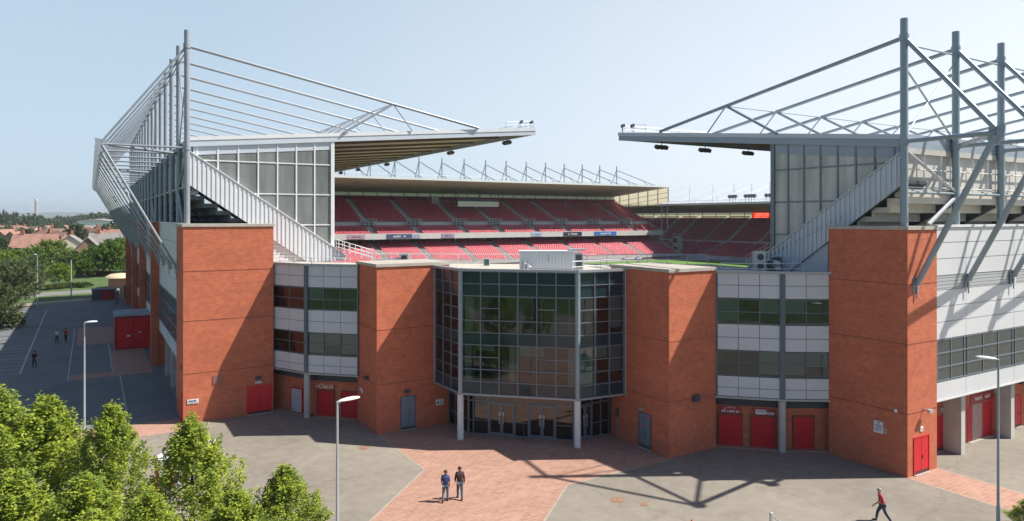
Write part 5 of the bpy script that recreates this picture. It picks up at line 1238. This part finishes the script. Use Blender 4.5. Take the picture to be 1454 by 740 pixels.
# foreground trees: (pixel column, depth, height, radius)
FG = [(-6, 33.0, 7.9, 2.5, 1, 'big yellow green tree cut by the left edge of the picture'), (66, 34.5, 7.2, 2.5, 2, 'broad yellow green tree second from the left edge, below the lamp'),
      (160, 33.5, 7.0, 1.75, 3, 'slim pointed tree third from the left, in front of the shaded road'), (272, 31.5, 7.0, 2.2, 4, 'tallest pointed foreground tree beside the red shelter'), (405, 31.0, 4.95, 1.75, 5, 'lowest foreground tree, rightmost of the row'),
      (120, 28, 5.6, 2.2, 6, 'lower foreground tree between second and third, cut by the bottom edge'), (20, 28, 5.9, 2.2, 7, 'lower foreground tree at the bottom left corner'), (335, 29, 4.7, 1.7, 8, 'small foreground tree filling the gap left of the rightmost one'), (215, 28.5, 4.9, 1.6, 9, 'small foreground tree below the galvanised post')]
for u, d, h, r, sd, lb in FG:
    x, y = W((u - CX) / F_ * d, d); tree(lb, x, y, h * 1.06, r * 1.08, 'near', sd % 5, rz=sd * 1.3, group='foreground trees')
x, y = W((1462 - CX) / F_ * 35.5, 35.5); tree('small green shrub at the right bottom corner', x, y, 1.9, 1.0, 'near', 1, rz=2, cat='shrub')
# trees at the end of the left road and beside the car park
MID = [('willow', -16, 100, 7.6, 4.0, 'grey green willow at the left edge beside the parking bays'), ('willow', 6, 124, 9.2, 5.2, 'large feathery willow behind the parking bays at the left edge'), ('bush', 12, 103, 2.6, 2.4, 'round dark bush below the willow at the left edge'), ('willow', 38, 145, 8.4, 3.6, 'feathery grey green tree just left of the far lamp post'),
       ('bright', 84, 163, 6.0, 3.0, 'bright green round tree on the grass verge beside the plain pole'), ('bright', 72, 205, 10.4, 6.0, 'tall broad bright tree behind the road, above the plain pole'), ('mid', 100, 200, 7.4, 4.4, 'dense green tree behind the road right of the tall broad one'), ('mid', 136, 205, 8.6, 4.2, 'dark green tree left of the stadium masts beyond the road'),
       ('mid', 156, 195, 10.3, 4.6, 'dark tree directly left of the brick piers'), ('mid', 176, 200, 11, 4.6, 'dark tree half hidden behind the sloping struts'), ('mid', 122, 190, 5.4, 3.2, 'lower dark tree in front of the hedge near the gatehouse'), ('bright', 20, 190, 8.2, 4.0, 'light green tree behind the far willow at left'), ('mid', 46, 195, 8.4, 4.0, 'mid green tree between light green one and tall broad one'), ('bright', -4, 180, 8.6, 4.5, 'light green tree behind the large willow, at the left edge'),
       ('mid', 190, 210, 11, 5.0, 'dark tree behind the far brick piers')]
for i, (k, u, d, h, r, lb) in enumerate(MID):
    x, y = W((u - CX) / F_ * d, d); tree(lb, x, y, h, r, k, i % 2, rz=i * 2.1, group='trees beyond the car park', cat='bush' if k == 'bush' else 'tree')
# hedge and shrubs beside the road
for i, (u, d, sx_, lb) in enumerate(((64, 157, 1.1, 'clipped hedge piece right of the far lamp post'), (78, 159.5, 1.2, 'second clipped hedge piece by the car park end'), (92, 162, 1.1, 'hedge piece beside the plain pole'), (108, 163, .9, 'rounded hedge piece right of the plain pole'), (120, 163.5, 1.0, 'last hedge piece before the red hut'),
                                     (70, 192, 1.6, 'low reddish shrub behind the road, leftmost'), (100, 198, 1.6, 'low shrub behind the road in the middle'), (118, 198, 1.5, 'orange tinted shrub behind the road'), (132, 198, 1.5, 'green low shrub behind the road'), (148, 196, 1.6, 'orange tinted shrub near the gatehouse'), (46, 168, 1.4, 'orange flowering shrub beside the road left of the lamp'))):
    x, y = W((u - CX) / F_ * d, d)
    if 'orange' in lb or 'reddish' in lb:
        if 'orange' not in TREES:
            KINDS['rustbush'] = dict(KINDS['bush'], col=(.30, .10, .035)); TREES['orange'] = 1
        tree(lb, x, y, 1.7, 2.2, 'rustbush', 0, i, 'shrubs along the road', 'shrub', 'shrub')
    else: tree(lb, x, y, 1.35, 1.9 * sx_, 'bush', 1, i, 'hedge along the car park end', 'hedge', 'hedge_section')
# ------------------------------------------------------------------ the town
RT1 = mat('red_tile_roof', (.30, .16, .12), .85, 0, .2, .5); RT2 = mat('brown_tile_roof', (.24, .15, .11), .85, 0, .2, .5); RT3 = mat('orange_tile_roof', (.42, .13, .07), .85, 0, .15, .5); RT4 = mat('grey_tile_roof', (.24, .22, .20), .85, 0, .15, .5)
HW = mat('house_brick', (.32, .19, .13), .9, 0, .15, .4); HW2 = mat('cream_render', (.55, .48, .38), .85, 0, .1, .4)
WIN = mat('house_window', (.03, .035, .04), .15)
def house(label, u, d, w, l, hw, hr, rz, roofm, wallm, chim=True, group='houses of the town'):
    x, y = W((u - CX) / F_ * d, d); t = local('house', label, 'house', (x, y, 0), group, rz)
    m = MB(); m.box(-w / 2, w / 2, -l / 2, l / 2, 0, hw)
    for s in (-1, 1): m.poly([(-w / 2, s * l / 2, hw), (w / 2, s * l / 2, hw), (0, s * l / 2, hw + hr - .15)][::s])
    m.build('wall', wallm, t)
    m = MB(); o_ = .45
    for s in (-1, 1):
        a = [(s * (w / 2 + o_), -l / 2 - o_, hw - .3), (s * (w / 2 + o_), l / 2 + o_, hw - .3), (0, l / 2 + o_, hw + hr), (0, -l / 2 - o_, hw + hr)]
        m.extr(a, (0, 0, .2))
    rf = m.build('roof', roofm, t)
    if chim:
        m = MB(); m.box(-.5, .5, l * .28, l * .28 + 1.2, hw + hr * .5, hw + hr + 1.5); m.box(-.3, -.05, l * .3, l * .3 + .25, hw + hr + 1.5, hw + hr + 1.9); m.box(.1, .35, l * .3, l * .3 + .25, hw + hr + 1.5, hw + hr + 1.9); m.build('chimney', mat('chimney_brick', (.35, .12, .07), .9), rf)
    for s in (-1, 1):
        for yy_ in (-l * .25, l * .25):
            m = MB()
            for z in (1.2, 3.7):
                if z + 1.2 < hw: m.box(s * (w / 2 + .01), s * (w / 2 + .05), yy_ - .7, yy_ + .7, z, z + 1.1)
            if m.v: m.build('window', WIN, t)
    m = MB()
    for xx in (-w * .22, w * .22):
        for z in (1.2, 3.6):
            if z + 1.2 < hw: m.box(xx - .6, xx + .6, -l / 2 - .05, -l / 2 - .01, z, z + 1.1)
    if m.v: m.build('window', WIN, t)
    return t
rn = random.Random(5)
HS = [(10, 326, RT1, HW, 'pinkish red roofed house at the left edge of the town', 16), (33, 322, RT1, HW, 'wide red roofed house left of the broad gabled one', 18), (70, 320.5, RT2, HW2, 'cream gabled house with a pinkish brown roof above the tall tree', 17), (52, 333, RT1, HW, 'low pink tiled roof in front of the cream gabled house', 15), (101, 334, RT4, HW2, 'long olive grey roofed house with red chimney', 17),
      (126, 337, RT4, HW, 'grey hipped house beside the olive grey roof', 12), (141, 327, RT3, HW2, 'bright orange roofed house left of the masts', 17), (160, 331, RT4, HW, 'dark roofed house close to the masts', 13), (3, 318, RT1, HW, 'red roof house in the second row, leftmost', 18), (22, 317.5, RT1, HW, 'red roof house in the second row, second', 18),
      (48, 318, RT4, HW2, 'grey roof cottage in the middle distance', 15), (60, 316, RT3, HW, 'orange roofed house in the middle distance', 14), (92, 317, RT1, HW, 'red roofed house with tall chimney, middle distance', 15), (106, 319, RT2, HW, 'brown roofed house left of the round tree', 14), (-20, 322, RT2, HW, 'brown roofed house beyond the left edge', 16), (75, 316, RT4, HW2, 'pale grey roofed house far back in the middle', 14),
      (16, 315, RT2, HW, 'brown roofed house far back at left', 16), (36, 315, RT1, HW, 'small red roofed house far back near the tall chimney', 15), (58, 314.5, RT4, HW2, 'small grey roofed house right of the tall chimney', 15), (112, 315, RT2, HW, 'small brown roofed house far back', 16), (128, 318, RT1, HW, 'red roofed house behind the orange one', 13), (8, 314.5, RT1, HW, 'tiny red roofed house near the horizon at left', 16), (150, 318, RT3, HW, 'small orange roofed house near the white shed', 12)]
HS += [(28, 329, RT1, HW, 'red roof just below the wide red roofed house', 15), (86, 325, RT2, HW2, 'brown gabled house left of the large round tree', 14), (114, 329, RT3, HW, 'orange roof between round tree and grey hipped house', 12), (66, 327.5, RT1, HW, 'pinkish roof just below the cream gabled house', 14),
      (134, 321, RT4, HW2, 'pale gabled house behind the orange roofs', 14), (42, 322, RT2, HW2, 'brown roofed gabled house left of the cream one', 14), (96, 320, RT1, HW, 'red roofed house just above the round tree', 14), (12, 320.5, RT2, HW, 'brown roofed house in the second row', 15), (168, 326, RT1, HW, 'red roofed house behind the struts', 14), (146, 322, RT1, HW, 'red roofed house just above the orange roof, near the masts', 12), (80, 330, RT1, HW, 'low red roof right of the cream gabled house', 12), (118, 323, RT3, HW, 'orange roof above the grey hipped house', 12)]
for i, (u, v_, rm, wm, lb, wd) in enumerate(HS):
    hw_ = rn.uniform(5.0, 5.8); hr_ = rn.uniform(4.2, 5.0); d = F_ * (H_ - hw_ - hr_) / (v_ - HZ)
    house(lb, u, d, wd * .66, wd * rn.uniform(.85, 1.2), hw_, hr_, -TH + rn.choice((-.9, .5, 1.2, 1.9, .2)), rm, wm, rn.random() < .8)
def shed_far(label, u, d, w, l, h, m_, rz=0, nm='warehouse'):
    x, y = W((u - CX) / F_ * d, d); t = local(nm, label, 'warehouse', (x, y, 0), None, -TH + rz)
    m = MB(); m.box(-w / 2, w / 2, -l / 2, l / 2, 0, h); m.build('wall', m_, t); m = MB(); m.extr([(-w / 2 - 1, -l / 2 - 1, h), (w / 2 + 1, -l / 2 - 1, h), (0, -l / 2 - 1, h + w * .04 + 1)], (0, l + 2, 0)); m.build('roof', mat('pale_sheet_roof', (.34, .31, .29), .7), t)
shed_far('long pale industrial shed near the horizon', 95, 900, 75, 40, 9, mat('tan_wall', (.4, .34, .28), .8)); shed_far('white industrial building left of the masts near the horizon', 141, 800, 34, 40, 13, WHITEM, .3)
shed_far('pale flat roofed building at the left near the horizon', 20, 1000, 60, 40, 9, mat('tan_wall', (.4, .34, .28), .8)); shed_far('low pale blue roofed building behind the tall trees', 118, 240, 8, 18, 3.6, mat('pale_blue_wall', (.4, .5, .55), .7), .2)
shed_far('white industrial building hidden behind the struts near the horizon', 165, 700, 30, 30, 8, WHITEM, .1)
x, y = W((51.5 - CX) / F_ * 2000, 2000); t = local('factory_chimney', 'tall slender factory chimney on the horizon at left', 'chimney', (x, y, 0)); m = MB(); m.lathe([(5.0, 0), (3.6, 66)], (0, 0, 0), 14); m.build('shaft', mat('chimney_concrete', (.40, .34, .32), .9), t, smooth=True); m = MB(); m.lathe([(3.9, 66), (3.9, 71)], (0, 0, 0), 14); m.build('cap', WHITEM, t)
FT = [(6, 620, 24, 7), (21, 720, 24, 7), (36, 600, 20, 8), (46, 620, 21, 9), (55, 700, 20, 9), (110, 330, 14.4, 7), (96, 340, 12, 5), (151, 420, 13.5, 6), (43, 330, 12, 5.5), (30, 350, 11.5, 4.5), (81, 450, 14.5, 3.6), (168, 480, 16, 8),
      (75, 800, 17, 12), (86, 820, 20, 13), (97, 830, 19, 13), (108, 840, 20, 14), (120, 850, 22, 15), (133, 860, 24, 16), (146, 870, 24, 16), (158, 860, 25, 16), (170, 860, 25, 16), (184, 850, 25, 16), (10, 480, 12, 6), (126, 280, 7, 4), (142, 262, 6.5, 5), (160, 260, 9, 6), (20, 250, 6.5, 5), (60, 262, 6.5, 5), (118, 250, 6, 4.5), (0, 300, 9, 5)]
wh = ['left of the tall chimney', 'near the tall chimney', 'between the town houses', 'behind the orange roof', 'on the skyline', 'close to the masts']
def ftkey(u, d):
    pl = ('at the left edge' if u < 15 else 'left of the tall chimney' if u < 44 else 'under the tall chimney' if u < 60 else 'right of the tall chimney' if u < 95 else 'midway to the masts' if u < 125 else 'close left of the masts' if u < 150 else 'behind the sloping struts')
    return pl, ('among the nearest houses' if d < 350 else 'among the middle houses' if d < 600 else 'on the skyline')
kn = {}
for u, d, h, r in sorted(FT): kn.setdefault(ftkey(u, d), []).append(u)
for i, (u, d, h, r) in enumerate(FT):
    x, y = W((u - CX) / F_ * d, d); k = ftkey(u, d); q = kn[k].index(u); n_ = len(kn[k])
    wd_ = 'dark leafy tree' if n_ == 1 else ('leftmost', 'second', 'third', 'fourth', 'fifth')[q] + ' dark tree'
    tree('%s %s, %s' % (wd_, k[0], k[1]), x, y, h, r, 'far', i % 3, i * 1.7, 'distant trees of the town')
# distant hills
def ridge(name, d, h, w0, w1, seed, m_):
    rs = np.random.RandomState(seed); n = 90; mb = MB(); P = []
    for k in range(n + 1):
        lat = w0 + (w1 - w0) * k / n; hh = h * (.75 + .25 * math.sin(k * .13 + seed) + .08 * math.sin(k * .61)); P.append((lat, hh))
    for (l0, h0), (l1, h1) in zip(P, P[1:]):
        a = W(l0, d); b = W(l1, d); a2 = W(l0 * 1.25, d * 1.25); b2 = W(l1 * 1.25, d * 1.25); a0 = W(l0 * .9, d * .9); b0 = W(l1 * .9, d * .9)
        mb.poly([(*a0, 0), (*b0, 0), (*b, h1), (*a, h0)]); mb.poly([(*a, h0), (*b, h1), (*b2, 0), (*a2, 0)])
    o = mb.build(name, m_, smooth=True); return tag(o, kind='structure')
ridge('hills', 4600, 70, -5200, 3000, 3, mat('distant_hillside', (.10, .13, .09), .95, 0, .2, .002))
# woods and ground cover that make up the far country beyond the town
rs = np.random.RandomState(11); n = 7000; dd2 = rs.uniform(900, 3600, n); la = rs.uniform(-.9, .9, n) * dd2
Cc = np.stack([la * C_ + dd2 * S_, -la * S_ + dd2 * C_, rs.uniform(1, 9, n) + (dd2 / 700)], 1); V, F = leaf_mesh(Cc, 9, rs, .3)
V[:, 2] = np.maximum(V[:, 2], .1)
tag(fast_mesh('distant_woodland', V, F, leaf_mat('leaves_far', (.06, .105, .03), .35, .2), tone=np.repeat(rs.uniform(.1, .9, n), 4)), 'far woodland reading as one dark mass on the horizon', 'woodland', kind='stuff')
# trees behind the viewpoint, seen only as reflections in the entrance glass
for i, (lat, d, h, r) in enumerate(((-19.2, 12.0, 6.6, 2.3), (-13.9, 11.5, 6.4, 2.0))):
    x, y = W(lat, d); tree(('left' if i == 0 else 'right') + ' one of two round trees mirrored in the upper windows of the entrance glass', x, y, h, r, 'near', i + 1, i * 1.1)
for i, (lat, d, h, r) in enumerate(((-60, -55, 12, 7), (-44, -58, 11, 7), (-30, -54, 12, 7), (-14, -58, 11, 7), (2, -56, 12, 7), (18, -58, 12, 7), (36, -54, 12, 7), (54, -56, 12, 7), (-78, -50, 12, 7))):
    x, y = W(lat, d); tree('green tree in the row behind the viewpoint, mirrored in the entrance glass', x, y, h, r, 'mid', i % 2, i * 1.1, 'trees mirrored in the entrance glass')

# ------------------------------------------------------------------ people
def skin_obj(name, pts, edges, rads, m, parent, sub=1):
    me = bpy.data.meshes.new(name); me.from_pydata(pts, edges, []); me.materials.append(m)
    o = bpy.data.objects.new(name, me); COL.objects.link(o); o.parent = parent
    md = o.modifiers.new('skin', 'SKIN'); md.use_smooth_shade = True
    if not me.skin_vertices: 
        pass
    for i, r in enumerate(rads):
        me.skin_vertices[0].data[i].radius = (r, r) if not isinstance(r, tuple) else r
        me.skin_vertices[0].data[i].use_root = (i == 0)
    s = o.modifiers.new('sub', 'SUBSURF'); s.levels = sub; s.render_levels = sub
    return o
def person(label, x, y, face, shirt, trouser, hair, stride=.25, lean=.06, armswing=.25, hgt=1.75, skin=(.45, .25, .17), sleeves='short'):
    t = local('person', label, 'person', (x, y, 0), None, face); k = hgt / 1.75; t.scale = (k, k, k)
    # local frame: +Y forward, +X right
    L = lean
    P = {'pel': (0, 0, .95), 'wai': (0, L * .3, 1.08), 'che': (0, L * .8, 1.30), 'nek': (0, L, 1.47), 'hd0': (0, L + .02, 1.56), 'hd1': (0, L + .03, 1.66), 'hd2': (0, L + .01, 1.73)}
    for s, n in ((1, 'r'), (-1, 'l')):
        f = stride * s; a = -armswing * s
        P['hip' + n] = (.09 * s, 0, .9); P['kne' + n] = (.10 * s, f * .55 + .04, .50); P['ank' + n] = (.10 * s, f + (-.04 if f > 0 else -.08), .09 + (.0 if f > 0 else .03)); P['toe' + n] = (.11 * s, f + .12, .04)
        P['sho' + n] = (.185 * s, L * .9, 1.42); P['elb' + n] = (.235 * s, L * .7 + a * .35 - .02, 1.14); P['wri' + n] = (.24 * s, L + a * .9 + .05, .92); P['han' + n] = (.235 * s, L + a + .08, .83)
    names = list(P); idx = {n: i for i, n in enumerate(names)}
    ED = [('pel', 'wai'), ('wai', 'che'), ('che', 'nek'), ('nek', 'hd0'), ('hd0', 'hd1'), ('hd1', 'hd2')]
    for n in 'rl': ED += [('pel', 'hip' + n), ('hip' + n, 'kne' + n), ('kne' + n, 'ank' + n), ('ank' + n, 'toe' + n), ('che', 'sho' + n), ('sho' + n, 'elb' + n), ('elb' + n, 'wri' + n), ('wri' + n, 'han' + n)]
    RD = {'pel': (.155, .115), 'wai': (.15, .11), 'che': (.185, .125), 'nek': .06, 'hd0': .075, 'hd1': .098, 'hd2': .07}
    for n in 'rl': RD.update({'hip' + n: .098, 'kne' + n: .068, 'ank' + n: .048, 'toe' + n: .04, 'sho' + n: .075, 'elb' + n: .052, 'wri' + n: .033, 'han' + n: .042})
    skin_obj('body', [P[n] for n in names], [(idx[a], idx[b]) for a, b in ED], [RD[n] for n in names], mat('skin_%d' % int(skin[0] * 100), skin, .6), t)
    def sub(nm, nl, ed, rd, m_, g):
        ii = {n: i for i, n in enumerate(nl)}; return skin_obj(nm, [P[n] for n in nl], [(ii[a], ii[b]) for a, b in ed], [rd.get(n, (RD[n][0] + g, RD[n][1] + g) if isinstance(RD[n], tuple) else RD[n] + g) for n in nl], m_, t)
    arms = ['sho', 'elb'] + (['wri'] if sleeves == 'long' else [])
    nl = ['wai', 'pel', 'che', 'nek'] + [a + s for s in 'rl' for a in arms]
    ed = [('wai', 'pel'), ('wai', 'che'), ('che', 'nek')] + [e for s in 'rl' for e in ([('che', 'sho' + s), ('sho' + s, 'elb' + s)] + ([('elb' + s, 'wri' + s)] if sleeves == 'long' else []))]
    sub('shirt', nl, ed, {'pel': (.165, .13)}, mat('cloth_' + label[-18:].replace(' ', '_') + '_top', shirt, .9), .016)
    nl = ['pel'] + [a + s for s in 'rl' for a in ('hip', 'kne', 'ank')]
    ed = [e for s in 'rl' for e in (('pel', 'hip' + s), ('hip' + s, 'kne' + s), ('kne' + s, 'ank' + s))]
    sub('trousers', nl, ed, {'pel': (.16, .12)}, mat('cloth_' + label[-18:].replace(' ', '_') + '_legs', trouser, .9), .014)
    P['so'] = None; del P['so']
    for s in 'rl':
        m = MB(); a = Vector(P['ank' + s]); b = Vector(P['toe' + s]); m.tube(a - Vector((0, .04, .03)), b + Vector((0, .03, 0)), .05, .042, 8); m.build('shoe', mat('dark_shoe', (.03, .03, .035), .6), t, smooth=True)
    m = MB(); m.lathe([(.095, -.03), (.108, .03), (.09, .09), (.05, .12)], (P['hd1'][0], P['hd1'][1] - .022, P['hd1'][2]), 10); m.build('hair', mat('hair_%d' % int(hair[0] * 100), hair, .9), t, smooth=True)
    m = MB(); hx, hy, hz_ = P['hd1']; m.tube((hx, hy + .085, hz_ - .0), (hx, hy + .115, hz_ - .03), .012, .018, 6)
    for s in (-1, 1): m.tube((hx + s * .1, hy, hz_ - .03), (hx + s * .112, hy - .01, hz_ + .02), .018, .022, 6)
    m.build('face', MATS['skin_%d' % int(skin[0] * 100)], t, smooth=True)
    return t
x, y, _ = at(632.5, 712.5); person('person walking away in a blue shirt and grey jeans on the red paving', x, y, -TH - .1, (.06, .08, .20), (.13, .16, .21), (.10, .06, .04), .16, .05, .12)
x, y, _ = at(653, 708.5); person('person walking in a dark maroon jacket beside the one in blue', x, y, -TH + .15, (.065, .03, .035), (.08, .11, .15), (.07, .05, .04), -.22, .06, .15, 1.8, sleeves='long')
x, y, _ = at(1253, 741); person('person in a red top striding left at the bottom right', x, y, -TH + PI / 2 - .35, (.42, .02, .05), (.03, .05, .09), (.35, .33, .32), .32, .14, .3, 1.74)
x, y, _ = at(81, 487); person('person in a white top walking on the shaded left road', x, y, -TH + PI, (.55, .52, .56), (.03, .03, .04), (.08, .06, .05), .1, .04, .1)
x, y, _ = at(93.5, 485.5); person('person in a red top beside the one in white on the shaded road', x, y, -TH + PI, (.42, .02, .03), (.02, .02, .03), (.08, .06, .05), -.1, .04, .1)
x, y, _ = at(49, 522); person('person dressed in black nearest the parking bays', x, y, -TH + PI + .2, (.015, .018, .022), (.02, .05, .06), (.03, .03, .03), .12, .05, .15)

# ------------------------------------------------------------------ haze
if HAZE:
    hm = MB(); hm.box(-3500, 7500, -3500, 7500, -1.0, 90)
    m_ = bpy.data.materials.new('summer_haze'); m_.use_nodes = True; nt = m_.node_tree; nt.nodes.remove(nt.nodes['Principled BSDF'])
    pv = nt.nodes.new('ShaderNodeVolumePrincipled'); pv.inputs['Color'].default_value = (.86, .92, 1, 1); pv.inputs['Density'].default_value = .00018; pv.inputs['Anisotropy'].default_value = .3
    nt.links.new(pv.outputs[0], nt.nodes['Material Output'].inputs['Volume'])
    tag(hm.build('haze', m_), 'thin pale summer haze over the town and hills', 'haze', kind='stuff')
